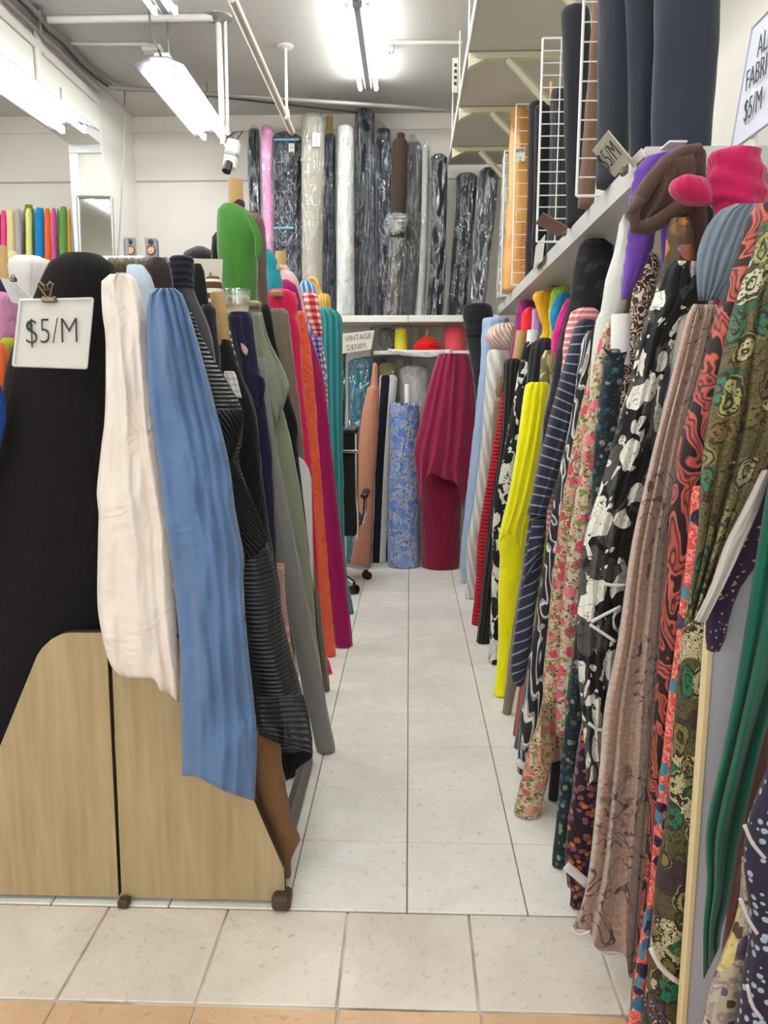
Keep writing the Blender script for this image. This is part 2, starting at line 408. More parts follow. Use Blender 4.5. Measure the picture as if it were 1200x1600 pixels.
SEED = [0]
def rnd():
    SEED[0] += 1; return random.Random(SEED[0]*7919+13)
def loft(name, rows, Y, mat, parent=None, d=.065, foot=None, base=0.004, folds=(), wr=.004, gather=0, gfreq=180, seg=28, hem=None, grow=1.0, origin=None, step=.03, flat=False):
    """closed fabric body; rows = (row, left, right) of its silhouette at distance Y; foot = X where it meets its base"""
    R = rnd(); W3 = []
    for r in rows:
        L, Rr = P(r[1], r[0], Y), P(r[2], r[0], Y)
        W3.append(((L.x+Rr.x)/2, (L.z+Rr.z)/2, max(.004, (Rr.x-L.x)/2*grow)))
    if base is not None:
        W3 = [w for w in W3 if w[1] > base+.02] or W3
        if foot is not None or W3[-1][1] > base:
            a = W3[-1]
            if foot is None:
                b = W3[-2] if len(W3) > 1 else a
                sl = (a[0]-b[0])/min(-1e-3, a[1]-b[1]); sl = max(-.3, min(.3, sl)); fx = a[0]-sl*(a[1]-base)*1.0
                fx = a[0]+sl*(base-a[1])
            else: fx = foot
            dz = a[1]-base
            if dz > .12: W3.append(((a[0]*.5+fx*.5), a[1]-dz*.5, a[2]))
            W3.append((fx, base, a[2]*.97))
    key = [0.0]
    for a, b in zip(W3, W3[1:]): key.append(key[-1]+math.hypot(b[0]-a[0], b[1]-a[1]))
    if gather: step = min(step, .014)
    n = max(8, min(110, int(key[-1]/step)+2))
    X = resample(W3, n, key); T = key[-1]
    rm = sum(x[2] for x in X)/n; per = math.pi*(rm+min(rm, d))
    ph = [R.random()*6.28 for _ in range(8)]; so = Vector((R.random()*50, R.random()*50, R.random()*50))
    vs = []; uvp = []
    def ringpts(cx, cz, hw, v, scale, t, dz=0):
        for j in range(seg):
            a = 2*math.pi*j/seg+math.pi/2
            f = 0.0
            for q, (k, A, dr, grow_) in enumerate(folds):
                s_ = math.sin(k*a+ph[q]+dr*t); f += A*(s_+.3*math.sin(2*k*a+ph[q]*1.7))*(1 if not grow_ else (.15+.85*min(1, t*1.4)))
            if gather: f += 1.3*gather*mnoise.noise(Vector((math.cos(a)*1.2, math.sin(a)*1.2+v*gfreq/30, v*gfreq/6))+so)+gather*.9*math.sin(v*gfreq+2.2*math.sin(a+ph[0])+1.5*math.sin(2*a+ph[1]))
            w_ = wr*mnoise.noise(Vector((math.cos(a)*1.6, math.sin(a)*1.6+v*5, v*9))+so)+.6*wr*mnoise.noise(Vector((a*5, v*3, 0))+so)
            dd = min(hw, d)
            rx = (hw*(1+f)+w_)*scale; ry = (dd*(1+f)+w_)*scale
            z = cz+dz
            if hem and t > .999: z += hem(a)
            vs.append((cx+rx*math.cos(a), Y+ry*math.sin(a), max(z, .004))); uvp.append((j/seg*per, v))
    top = X[0]
    rr = min(.012, top[2]*.3)
    q_ = min(.004, top[2]*.05); ringpts(*top, 0, .05, 0, -q_); ringpts(*top, 0, .62, 0, 0); ringpts(*top, .004, .9, 0, -q_*.7)
    for i, x in enumerate(X):
        t = i/(n-1); v = T*t
        ringpts(x[0], x[1]-(min(.012, x[2]*.12) if i == 0 else 0), x[2], v+.01, 1, t)
    bt = X[-1]
    ringpts(*bt, T+.01, .8, .99, 0); ringpts(*bt, T+.02, .05, .99, 0)
    nr = len(vs)//seg; fs = []; uvs = []
    for i in range(nr-1):
        for j in range(seg):
            k = (j+1) % seg; q = (i*seg+j, (i+1)*seg+j, (i+1)*seg+k, i*seg+k); fs.append(q)
            u1 = (j+1)/seg*per
            uvs += [uvp[q[0]], uvp[q[1]], (u1, uvp[q[2]][1]), (u1, uvp[q[3]][1])]
    for rg, rev in ((0, False), (nr-1, True)):
        f = list(range(rg*seg, rg*seg+seg)); f = f if not rev else f[::-1]; fs.append(tuple(f)); uvs += [uvp[i] for i in f]
    fs = [tuple(reversed(f)) for f in fs]
    u2 = []; c = 0
    for f in fs:
        u2 += uvs[c:c+len(f)][::-1]; c += len(f)
    return link_mesh(name, vs, fs, mat, parent, u2, True, origin)

def sheet(name, net, Y, mat, parent=None, bulge=.06, folds=(3, .004, .02), M=36, thick=.004, wr=.006, dY=0.0, ph=None, step=.025, sharp=.35, drift=.6, curl=0.0):
    """hanging cloth: net = rows of outline points across, top to bottom; bulges and pleats towards the aisle"""
    R = rnd(); so = Vector((R.random()*50, R.random()*50, R.random()*50)); p0 = R.random()*6.28 if ph is None else ph; p1 = R.random()*6.28
    rows = []
    for r in net:
        if len(r) == 2 and not isinstance(r[0], (tuple, list)): r = [r, r]
        key = [0.0]
        for a, b in zip(r, r[1:]): key.append(key[-1]+math.hypot(b[0]-a[0], b[1]-a[1])+1e-6)
        if len(r) == 2: rows.append([(r[0][0]+(r[1][0]-r[0][0])*i/(M-1), r[0][1]+(r[1][1]-r[0][1])*i/(M-1)) for i in range(M)])
        else: rows.append(resample(r, M, key))
    key = [0.0]
    for a, b in zip(rows, rows[1:]): key.append(key[-1]+max(1e-3, sum(math.hypot(b[i][0]-a[i][0], b[i][1]-a[i][1]) for i in (0, M//2, M-1))/3))
    scale = (P(0, 800, Y)-P(1, 800, Y)).length
    n = max(6, min(80, int(key[-1]*scale/step)+2))
    cols = [resample([rw[i] for rw in rows], n, key) for i in range(M)]
    vs = []; uvp = []; T = key[-1]*scale
    wid = sum(abs(cols[-1][i][0]-cols[0][i][0]) for i in range(n))/n*scale*1.15
    k, A0, A1 = folds
    for i in range(n):
        t = i/(n-1)
        for j in range(M):
            s = j/(M-1); A = A0+(A1-A0)*min(1, t*1.15)
            sw = s+.55/max(1, k)*mnoise.noise(Vector((s*k*.8, t*1.1, 9))+so)+.12/max(1, k)*mnoise.noise(Vector((s*5, t*3.5, 2))+so)
            w = math.sin(2*math.pi*k*sw+p0+drift*math.sin(3*t+p1)); w = w+sharp*math.sin(4*math.pi*k*sw+2*p0+.9*drift*math.sin(3*t+p1))
            w *= .55+.9*abs(mnoise.noise(Vector((s*k*.6+4, t*1.6, 1))+so))
            ed = math.sqrt(max(0, 1-(2*s-1)**2))
            y = Y+dY*t-bulge*ed*(1-.25*t)-A*w*(.4+.6*ed)
            y += wr*mnoise.noise(Vector((s*wid*14, t*T*6, 0))+so)+.5*wr*mnoise.noise(Vector((s*wid*40, t*T*14, 5))+so)
            if t < .08 and curl: y += curl*(1-t/.08)**2
            p = P(cols[j][i][0], cols[j][i][1], y)
            vs.append((p.x, p.y, max(p.z, .006))); uvp.append((s*wid, t*T))
    N = n*M
    vs += [(v[0], v[1]+thick, v[2]) for v in vs]; uvp += uvp
    fs = []
    for i in range(n-1):
        for j in range(M-1):
            a, b, c, d = i*M+j, i*M+j+1, (i+1)*M+j+1, (i+1)*M+j
            fs.append((a, d, c, b)); fs.append((N+a, N+b, N+c, N+d))
    edge = [(0, j) for j in range(M)]+[(i, M-1) for i in range(1, n)]+[(n-1, j) for j in range(M-2, -1, -1)]+[(i, 0) for i in range(n-2, 0, -1)]
    for q in range(len(edge)):
        a = edge[q][0]*M+edge[q][1]; b = edge[(q+1) % len(edge)]; b = b[0]*M+b[1]
        fs.append((a, b, N+b, N+a))
    return link_mesh(name, vs, fs, mat, parent, [uvp[i] for f in fs for i in f], True)

KRAFT = (176, 146, 98)
def core_of(spec, Y, parent, mat=None, name='core_tube'):
    y0, l0, r0, y1, l1, r1 = spec
    a = P((l1+r1)/2, y1, Y); b = P((l0+r0)/2, y0, Y); r = (P(r0, y0, Y)-P(l0, y0, Y)).length/2
    d = (a-b).normalized()
    return MB().tube(a+d*.03, b, r, min(.008, r*.25)).build(name, mat or kraft, parent, True)
def strap(pts, Y, w, mat, parent, name='selvedge', th=.003):
    "narrow ribbon following pixel points"
    rows = []
    for i, (x, y) in enumerate(pts):
        a = pts[max(0, i-1)]; b = pts[min(len(pts)-1, i+1)]; dx, dy = b[0]-a[0], b[1]-a[1]; l = math.hypot(dx, dy) or 1
        nx, ny = -dy/l*w/2, dx/l*w/2; rows.append([(x-nx, y-ny), (x+nx, y+ny)])
    return sheet(name, rows, Y, mat, parent, bulge=.004, folds=(1, 0, 0), M=5, thick=th, wr=.001)
def bolt(label, rows, Y, mat, core=None, cmat=None, foot=None, name='fabric_bolt', cat='fabric bolt', group=None, body='fabric_roll', inner=None, base=0.004, **k):
    """a bolt of fabric: empty at its foot, roll, core"""
    c = P((rows[-1][1]+rows[-1][2])/2, rows[-1][0], Y); c = Vector((foot if foot is not None else c.x, Y, base if base is not None else c.z))
    e = empty(name, c, label, cat, group)
    if inner is not None:
        # cloth that stops above the floor, wound on a straight roll standing inside it
        loft(body, rows, Y, mat, e, base=None, **k)
        t = P((rows[0][1]+rows[0][2])/2, rows[0][0], Y); r = min(.045, k.get('d', .065)*.85, (P(rows[1][2], rows[1][0], Y)-P(rows[1][1], rows[1][0], Y)).length*.4)
        MB().rod((inner, Y, base), (t.x, Y, t.z-.06), r, 16).build('inner_roll', mat, e, True)
    else: loft(body, rows, Y, mat, e, foot=foot, base=base, **k)
    if core: core_of(core, Y, e, cmat)
    return e
def hung(label, net, Y, mat, foot, r=.05, top=None, name='fabric_bolt', cat='fabric bolt', group=None, rollY=None, base=0.004, **k):
    "a roll whose loose end hangs down over the front"
    ry = rollY if rollY is not None else Y+r+.03
    e = empty(name, (foot, ry, base), label, cat, group)
    x = sum(p[0] for p in net[0])/len(net[0]); y = sum(p[1] for p in net[0])/len(net[0])
    t = P(x, y, ry) if top is None else Vector(top)
    MB().rod((foot, ry, base), (t.x, ry, t.z-.015), r, 20, r*.95).build('fabric_roll', mat, e, True)
    sheet('hanging_cloth', net, Y, mat, e, **k)
    return e
def text(body, size, O, right, up, mat, parent, name='lettering', stretch=1.0, bold=0.0, align='CENTER'):
    cu = bpy.data.curves.new(name, 'FONT'); cu.body = body; cu.size = size; cu.align_x = align; cu.align_y = 'CENTER'; cu.extrude = .0006; cu.offset = bold
    cu.resolution_u = 3
    ob = bpy.data.objects.new('t', cu); COL.objects.link(ob)
    bpy.context.view_layer.update()
    dg = bpy.context.evaluated_depsgraph_get()
    me = bpy.data.meshes.new_from_object(ob.evaluated_get(dg)); bpy.data.objects.remove(ob)
    r = Vector(right).normalized(); u = Vector(up); u = (u-r*u.dot(r)).normalized(); n = r.cross(u)
    O = Vector(O); vs = [O+r*v.co.x*stretch+u*v.co.y+n*v.co.z for v in me.vertices]; fs = [tuple(p.vertices) for p in me.polygons]
    return link_mesh(name, vs, fs, mat, parent, None, False)
def copy_tree(o, parent=None):
    c = o.copy(); COL.objects.link(c); c.parent = parent
    for ch in o.children: copy_tree(ch, c)
    return c

# ------------------------------------------------------------------ shared materials
kraft = paint('kraft_board', KRAFT, .8)
white_metal = paint('white_metal', (226, 226, 220), .4)
white_core = paint('white_board', (226, 224, 218), .7)
chrome = paint('chrome', (205, 205, 205), .16, 1.0)
steel = paint('galvanised_steel', (165, 165, 165), .35, .8)
blackp = paint('black_plastic', (16, 16, 18), .4)
wall_m = wall_paint('wall_white', (226, 222, 214)); ceil_m = wall_paint('ceiling_white', (200, 198, 192)); beam_m = wall_paint('beam_white', (222, 220, 213))
card_m = paint('card', (196, 192, 177), .35); ink = paint('ink', (46, 44, 46), .6)
tube_on = emit('lit_tube', (244, 246, 245), TUBE_STRENGTH)

# ------------------------------------------------------------------ lamps: fluorescent fixtures
def fixture(A, B, label, gap=.075, kind='batten', rod_top=None, cord=False):
    A, B = Vector(A), Vector(B); d = (B-A).normalized(); s = d.cross(Vector((0, 0, 1))).normalized(); L = (B-A).length
    e = empty('fluorescent_light', (A+B)/2+Vector((0, 0, .06)), label, 'light', 'fluorescent tube lights')
    M = Matrix((s, d, s.cross(d))).transposed(); up = s.cross(d)
    if kind == 'reflector':
        prof = [(-.14, .015), (-.05, .055), (.05, .055), (.14, .015)]
        vs = [A+s*x+up*h+d*q*(L+.1)-d*.05 for q in (0, 1) for x, h in prof] + [A+s*x+up*(h+.006)+d*q*(L+.1)-d*.05 for q in (0, 1) for x, h in prof]
        fs = [(i, i+1, 5+i, 4+i) for i in range(3)]+[(8+i, 12+i, 13+i, 9+i) for i in range(3)]+[(0, 4, 12, 8), (3, 11, 15, 7)]
        fs += [(i, 8+i, 9+i, i+1) for i in range(3)]+[(4+i, 5+i, 13+i, 12+i) for i in range(3)]
        m = MB().add(vs, fs); m.build('reflector', paint('reflector_grey', (104, 102, 108), .5), e)
        MB().box((A+B)/2+up*.08, (.09, L, .045), .006, M).build('housing', white_metal, e)
    else:
        MB().box((A+B)/2+up*.03, (.05, L+.02, .06), .008, M).build('housing', paint('backlit_housing', (84, 84, 88), .5), e)  # housing coloured dark to stand in for its backlit shade
    for sg in (-1, 1):
        o = s*sg*gap/2
        MB().rod(A+o+d*.02, B+o-d*.02, .0135, 10).build('lit_tube', tube_on, e, True)
        for q, en in ((A, 1), (B, -1)):
            MB().box(q+o+d*en*.005+up*.012, (.022, .022, .05), .004, M).build('lamp_holder', white_metal, e)
    if rod_top:
        for q in (A+d*.15, B-d*.15):
            MB().rod(q+up*.06, (q.x, q.y, rod_top), .006, 8).build('hanging_rod', steel, e, True)
    if cord:
        MB().path([A+up*.07+d*.02, A+up*.1-d*.05, A+up*.16-d*.06-s*.03, A+up*.3-d*.07-s*.04], .006).build('power_cord', paint('grey_cable', (95, 95, 95), .5), e, True)
    return e
CZ = 3.5
zF = 3.17
fixture(FL(253, 112, zF), FL(334, 217, zF), 'twin tube light hanging on rods left of the security camera', .13, 'reflector', CZ, True)
zC = 3.42
a_ = FL(551, 14, zC); b_ = FL(581, 140, zC); b_.x = a_.x = (a_.x+b_.x)/2
fixture(a_, b_, 'twin tube batten light on the ceiling above the middle of the aisle', .11)
d_ = Vector((0, 1, 0))
fixture(a_-d_*1.32, a_-d_*.08, 'twin tube batten light cut off by the top of the picture, above the aisle', .11)
a2 = FL(222, -115, 3.36); b2 = FL(229, 22, 3.36); a2.x = b2.x = (a2.x+b2.x)/2-.02
fixture(a2, b2, 'twin tube batten light at the top left, only its far end in the picture', .11)
zL = 2.95
b3 = FL(116, 206, zL); a3 = b3+(FL(0, 122, zL)-b3).normalized()*2.1
fixture(a3, b3, 'wide twin tube light with white reflector below the left beam', .14, 'reflector', 3.15)
for x, y, lb in ((-.3, 1.72, 'above the near end of the aisle'), (-.3, .2, 'just above and ahead of the photographer'), (-1.6, .6, 'over the left side of the shop front'), (-3.4, 4.4, 'in the far left bay'), (-3.4, 2.0, 'in the near left bay')):      # unseen lamps added to brighten the room, the first for the aisle floor
    fixture((x, y, 3.4), (x, y+1.24, 3.4), 'added twin tube fill light outside the picture, '+lb, .11)

# ------------------------------------------------------------------ room shell
XR, XL, YB, YF = 1.08, -5.2, 6.42, -1.6
struct(MB().box(((XL+XR)/2, (YB+YF)/2, CZ+.05), (XR-XL+.4, YB-YF+.4, .1)).build('ceiling', ceil_m))
wb = MB().box(((XL+XR)/2, YB+.05, CZ/2), (XR-XL+.4, .1, CZ)); struct(wb.build('wall_back', wall_m))
struct(MB().box((XR+.05, (YB+YF)/2, CZ/2), (.1, YB-YF, CZ)).build('wall_right', wall_m))
struct(MB().box((XL-.05, (YB+YF)/2, CZ/2), (.1, YB-YF, CZ)).build('wall_left', wall_m))
zg = P(300, 283, YB).z
struct(MB().box(((XL+XR)/2, YB-.004, zg), (XR-XL, .012, .012), .003).build('trim_1', paint('groove', (176, 172, 164), .7)))
struct(MB().box(((XL+XR)/2, YB-.006, CZ-.06), (XR-XL, .014, .12), .004).build('trim_2', wall_m))
# floor: grout bed and tiles
T = .3255
gm = Mat('grout', .9); gp = gm.sep(gm.n('ShaderNodeNewGeometry').outputs['Position'])
gm.col(gm.mix(gm.math('LESS_THAN', gp[1], 1.866), (120, 114, 106), gm.mix(gm.ramp(gm.noise(gm.obj((3, 3, 3)), 1, 3), [(.42, 0.), (.6, 1.)]), (216, 208, 196), (128, 114, 98))))
floor = struct(MB().box(((XL+XR)/2, (YB+YF)/2, -.056), (XR-XL+.4, YB-YF+.4, .1)).build('floor', gm.m, None, False, Vector((0, 0, 0))))
t_aisle = tile_mat('aisle_tile', (230, 228, 219), (245, 243, 236), (202, 198, 188))
t_front = tile_mat('stone_tile', (212, 203, 190), (234, 226, 214), (184, 173, 158))
t_tan = tile_mat('tan_tile', (204, 168, 130), (224, 190, 152), (176, 140, 106))
def tile_mesh(mat, w, d):
    o = MB().box((0, 0, -.006), (w, d, .012), .0022).build('floor_tile', mat, floor); me = o.data; bpy.data.objects.remove(o); return me
m1 = tile_mesh(t_aisle, T-.0035, T-.0035); m2 = tile_mesh(t_front, T-.006, T-.006); m3 = tile_mesh(t_tan, T-.006, T-.006)
def put_tile(me, x, y, dz=0):
    o = bpy.data.objects.new('floor_tile', me); COL.objects.link(o); o.parent = floor; o.location = (x, y, dz)
Y0 = 1.872
tr = random.Random(4)
for r in range(14):
    for c in range(-5 if r == 0 else -4, 4):
        put_tile(m1, (c+.5)*T, Y0+(r+.5)*T, -tr.random()*.0012)
for c in range(-6, 4): put_tile(m2, (c+.5)*T+.166, Y0-.5*T-.002, -tr.random()*.001)
for r in range(3):
    for c in range(-5, 4): put_tile(m3, (c+.5)*T+.17, Y0-(1.5+r)*T-.004, -tr.random()*.001)

# beam and pillar on the left
pY = 5.75
bl, br_ = P(112, 222, pY), P(180, 222, pY)
pillar_x0, pillar_x1 = P(113, 300, pY).x, P(181, 300, pY).x
bz = P(150, 226, pY).z
rx = P(207, 177, YB).x
struct(MB().box(((pillar_x0+rx)/2, (pY+YB)/2, CZ/2), (rx-pillar_x0, YB-pY, CZ), .006).build('trim_pillar', beam_m))
struct(MB().box(((pillar_x0+rx)/2, pY/2-.3, (bz+CZ)/2), (rx-pillar_x0-.002, pY+.6, CZ-bz), .004).build('trim_beam', beam_m))
# raised frame round the pillar face and the flat band along the top of the beam
fr = MB()
fr.box((pillar_x0+.03, pY-.012, (bz-.061)/2), (.06, .022, bz-.061), .003); fr.box(((pillar_x0+rx)/2, pY-.012, bz-.03), (rx-pillar_x0, .022, .06), .003)
struct(fr.build('trim_3', paint('cool_white', (222, 226, 226), .5)))
struct(MB().box((rx+.012, 3.6, CZ-.13), (.022, 4.2, .05), .005).build('trim_4', beam_m))
struct(MB().box((rx+.012, 3.6, CZ-.03), (.03, 4.2, .05), .005).build('trim_5', beam_m))
struct(MB().box((rx+.012, AX(55, 70, rx).y, 3.3), (.02, .06, .4), .004).build('trim_6', beam_m))
# high moulding and copper pipe on the back wall of the left bay
struct(MB().box(((XL+pillar_x0)/2, YB-.012, P(40, 178, YB).z), (pillar_x0-XL, .03, .09), .008).build('trim_7', wall_m))
tag(MB().rod((XL, YB-.12, P(20, 168, YB-.12).z), (pillar_x0+.02, YB-.12, P(20, 168, YB-.12).z), .014, 10).build('copper_pipe', paint('copper', (168, 112, 92), .35, .7), None, True), 'copper pipe running along the top of the far left back wall', 'pipe')

# mirror on the pillar
e = empty('wall_mirror', P(148, 400, pY-.02), 'narrow silver framed mirror leaning on the pillar face', 'mirror')
q = [P(x, y, pY-.03) for x, y in ((122, 308), (174, 309), (178, 420), (127, 420))]
MB().prism(q, (0, .012, 0)).build('glass', paint('mirror_glass', (200, 204, 196), .04, 1.0), e)
for i in range(4): MB().rod(q[i]+Vector((0, -.002, 0)), q[(i+1) % 4]+Vector((0, -.002, 0)), .012, 8).build('frame_bar', steel, e, True)

# ceiling pipes, conduits and cables
grey_c = paint('conduit', (150, 147, 142), .4, .3); dark_c = paint('cable_dark', (52, 50, 52), .6)
tag(MB().rod(FL(170, 136, 3.38), FL(695, 172, 3.38), .016, 10).build('conduit', grey_c, None, True), 'grey conduit crossing below the ceiling along the back wall', 'pipe')
tag(MB().rod(FL(300, 147, 3.40), FL(560, 176, 3.40), .007, 8).build('conduit_cable', dark_c, None, True), 'thin dark cable beside the conduit along the back wall', 'cable')
cab = empty('cable_bundle', FL(100, 60, 3.46), 'bundle of grey and dark cables running along the top of the left beam', 'cable')
for k, (dz, m, r) in enumerate(((0, dark_c, .011), (.02, grey_c, .012), (-.02, paint('cable_grey', (112, 108, 106), .6), .010), (.035, grey_c, .008))):
    pts = [FL(x-4+3*k, y, 3.44+dz) for x, y in ((20, -14), (48, 13), (75, 45), (100, 66), (125, 95), (150, 118), (172, 134), (186, 139), (215, 141))]
    MB().path(pts, r).build('cable', m, cab, True)
tag(MB().path([P(x, y, YB-.7) for x, y in ((195, 143), (194, 200), (191, 280), (187, 360), (184, 402))], .006).build('drop_cable', grey_c, None, True), 'thin cable hanging down the pillar edge beside the mirror', 'cable')
pp = MB(); A_, B_ = FL(362, -4, 3.1), FL(456, 206, 3.1); pp.rod(A_, B_, .022, 12)
e = empty('sprinkler_pipe', (A_+B_)/2, 'pale pipe sloping down from the top of the picture towards the back wall', 'pipe'); pp.build('pipe', paint('pipe_beige', (196, 184, 170), .4), e, True)
hr = FL(446, 72, CZ); hp = Vector((hr.x, hr.y, 3.13))
MB().rod(hr, hp, .009, 8).build('hanging_rod', white_metal, e, True); MB().lathe(hr-Vector((0, 0, .012)), [(.05, .012), (.05, .004), (.02, 0)], 16).build('ceiling_rose', white_metal, e, True)
MB().box((hp+Vector((0, 0, -.03))), (.03, .05, .06), .006).build('clamp', white_metal, e)
for (x0, y0, x1, y1, r, lb) in ((75, 31, 332, 27, .02, 'white conduit on the ceiling ending at the camera mount'), (110, 68, 232, 69, .01, 'thin conduit on the ceiling above the hanging tube light'), (606, 66, 722, 66, .011, 'white conduit on the ceiling leading to the smoke detector')):
    tag(MB().rod(FL(x0, y0, CZ-r), FL(x1, y1, CZ-r), r, 10).build('ceiling_conduit', white_metal, None, True), lb, 'pipe')
c = FL(602, 72, CZ); e = empty('smoke_detector', c, 'small round white smoke detector on the ceiling', 'detector')
MB().lathe(c-Vector((0, 0, .045)), [(.025, 0), (.042, .012), (.045, .045)], 18).build('body', white_metal, e, True); MB().box(c+Vector((.03, 0, -.02)), (.05, .05, .04), .01).build('junction_box', white_metal, e)
c = FL(238, 71, CZ); tag(MB().box(c-Vector((0, 0, .02)), (.12, .08, .04), .008).build('junction_box', white_metal), 'white junction box on the ceiling above the hanging tube light', 'box')
c = FL(61, 12, CZ); e = empty('ceiling_hook', c, 'small metal hanger on the ceiling above the left beam', 'hook')
MB().lathe(c-Vector((0, 0, .012)), [(.03, 0), (.05, .012)], 14).build('plate', steel, e, True); MB().rod(c, c-Vector((0, 0, .12)), .008, 8).build('stem', steel, e, True)

# security camera on its ceiling pole
c = FL(341, 26, CZ); zc = P(348, 226, c.y).z; e = empty('security_camera', c, 'white security camera on a ceiling pole above the green fabric', 'camera')
MB().lathe(c-Vector((0, 0, .016)), [(.03, -.02), (.075, .004), (.08, .016)], 20).build('ceiling_flange', steel, e, True)
MB().rod(c, (c.x+.005, c.y, zc), .017, 12).build('pole', white_metal, e, True)
MB().rod(c+Vector((.04, 0, 0)), (c.x+.035, c.y, zc+.05), .009, 8).build('cable_pipe', white_metal, e, True)
b0 = P(367, 226, c.y); b1 = P(357, 257, c.y-.06); dd = (b1-b0).normalized()
Mr = Matrix.Rotation(math.atan2(dd.x, dd.z), 3, 'Y')
MB().box((b0+b1)/2, (.07, .065, .16), .008, Mr).build('body', paint('camera_white', (222, 222, 218), .35), e)
MB().box((b0+b1)/2+Vector((0, -.002, 0)), (.072, .067, .02), .003, Mr).build('grey_band', steel, e)
MB().rod(b1-dd*.01, b1+dd*.05, .026, 14).build('lens', blackp, e, True)
MB().rod((c.x+.005, c.y, zc+.02), (b0+b1)/2, .014, 8).build('bracket', steel, e, True)
MB().path([b0-dd*.02, b0-dd*.1+Vector((.02, 0, 0)), P(366, 207, c.y), P(355, 215, c.y), P(352, 232, c.y)], .006).build('cable', dark_c, e, True)

# ------------------------------------------------------------------ shelves
ZB = 1.925
back_y0 = 5.92
sx0, sx1 = P(520, 497, back_y0).x-.9, .66
def shelf_board(name, mn, mx, label, parts=(), mat=white_metal, lip=.0):
    c = [(a+b)/2 for a, b in zip(mn, mx)]
    e = empty(name, c, label, 'shelf')
    MB().box(c, [b-a for a, b in zip(mn, mx)], .004).build('board', mat, e)
    return e
mid = P(638, 497, back_y0).x
e = shelf_board('wall_shelf', (sx0, back_y0, ZB-.05), (mid-.002, YB-.004, ZB), 'left length of the white shelf under the wrapped rolls on the back wall')
MB().box((-.35, YB-.035, ZB-.5), (.06, .04, .9), .004).build('upright', white_metal, e)
e = shelf_board('wall_shelf', (mid+.002, back_y0, ZB-.05), (sx1, YB-.004, ZB), 'right length of the white shelf under the wrapped rolls on the back wall')
MB().box((mid+.06, YB-.035, ZB-.42), (.06, .06, .74), .004).build('upright', paint('beige_metal', (196, 192, 178), .5), e)
# small lower shelf with cones on it
zs = P(650, 548, 6.0).z
e = shelf_board('cone_shelf', (P(584, 548, 6.0).x, 5.98, zs-.03), (P(735, 548, 6.0).x, YB-.004, zs), 'white lower back shelf carrying the yellow cone and red bundle')
MB().box((P(618, 548, 6.0).x+.03, YB-.03, zs/2), (.05, .05, zs-.1), .004).build('upright', white_metal, e)
SX, SZ = .645, 1.965
n_, f_ = FL(1009, 229, SZ), FL(778, 479, SZ)
def EX(y): return n_.x+(f_.x-n_.x)*(y-n_.y)/(f_.y-n_.y)
e = empty('side_shelf', (.85, 3.8, SZ), 'long white shelf along the right wall under the dark rolls', 'shelf')
MB().prism([(n_.x, n_.y, SZ-.06), (XR-.004, n_.y, SZ-.06), (XR-.004, f_.y, SZ-.06), (f_.x, f_.y, SZ-.06)], (0, 0, .06)).build('board', wall_paint('shelf_white', (205, 205, 202), .35), e)
for y in (2.5, 3.4, 4.3, 5.2):
    MB().prism([(XR-.01, y, SZ-.075), (SX+.05, y, SZ-.075), (SX+.05, y, SZ-.1), (XR-.01, y, SZ-.42)], (0, .02, 0)).build('bracket', paint('bracket_cream', (206, 202, 184), .5), e)
# upper shelf near the ceiling, seen from below, with arms and diagonal braces
ux, uz = AX(702, 255, .32).x, P(702, 255, 6.2).z
ux = P(702, 255, 6.2).x
e = shelf_board('upper_shelf', (ux, 2.2, uz), (XR-.004, 6.25, uz+.03), 'high shelf on the right wall seen from below', mat=paint('shelf_under', (196, 191, 180), .7))
MB().box((ux-.004, 4.2, uz+.02), (.01, 4.1, .05), .002).build('edge_strip', white_metal, e)
cream = paint('brace_cream', (206, 203, 176), .5)
for py in (-70, 83, 168, 230):
    y = FL(720, py, uz).y
    MB().box(((ux+XR)/2, y, uz-.018), (XR-ux, .05, .03), .003).build('arm', cream, e)
    MB().prism([(ux, y-.025, uz-.034), (ux+.09, y-.025, uz-.034), (ux, y-.025, uz-.075)], (0, .05, 0)).build('end_plate', cream, e)
    A_ = Vector((ux+.2, y, uz-.03)); MB().rod(A_, (XR-.01, y, uz-.03-(XR-.21-ux)), .022, 6).build('brace', cream, e)
    MB().rod((ux+.0, y, uz), (ux+.0, y, CZ), .006, 6).build('hanger', white_metal, e, True)
tg = P(711, 118, FL(720, 100, uz).y)
MB().box(tg, (.03, .004, .17), .001).build('hanging_tag', card_m, e)
for k in range(4): MB().box(tg+Vector((.002, -.003, .05-.03*k)), (.014, .002, .016)).build('tag_print', ink, e)

# wire grids standing between the rolls on the side shelf
def grid(label, px0, px1, pt, pb, Y, nb, xs=None):
    a = P(px0, pb, Y); w = P(px1, pb, Y).x-a.x; top = P(px0, pt, Y).z; z0 = SZ+.004; H = top-z0
    e = empty('wire_grid', (a.x, Y, z0), label, 'wire grid', 'wire grids between the rolls')
    pts = [(a.x, Y, z0), (a.x, Y, top), (a.x+w, Y, top), (a.x+w, Y, z0)]
    f = MB()
    for i in range(4): f.rod(pts[i], pts[(i+1) % 4], .0045, 8)
    f.build('frame', white_metal, e, True)
    n = max(1, round(w/.065))
    for i in range(1, n): MB().rod((a.x+w*i/n, Y, z0), (a.x+w*i/n, Y, top), .0023, 6).build('upright_wire', white_metal, e, True)
    for i in range(1, nb): MB().rod((a.x, Y, z0+H*i/nb), (a.x+w, Y, z0+H*i/nb), .0023, 6).build('cross_wire', white_metal, e, True)
grid('tall white wire grid to the right of the orange roll', 838, 950, 60, 396, 3.22, 17)
grid('nearest white wire grid, cut off by the top of the picture', 900, 960, -60, 327, 2.47, 12)
grid('short white wire grid left of the orange roll', 783, 850, 236, 465, 5.08, 12)
grid('white wire grid standing in front of the orange roll', 800, 824, 163, 438, 4.55, 14)

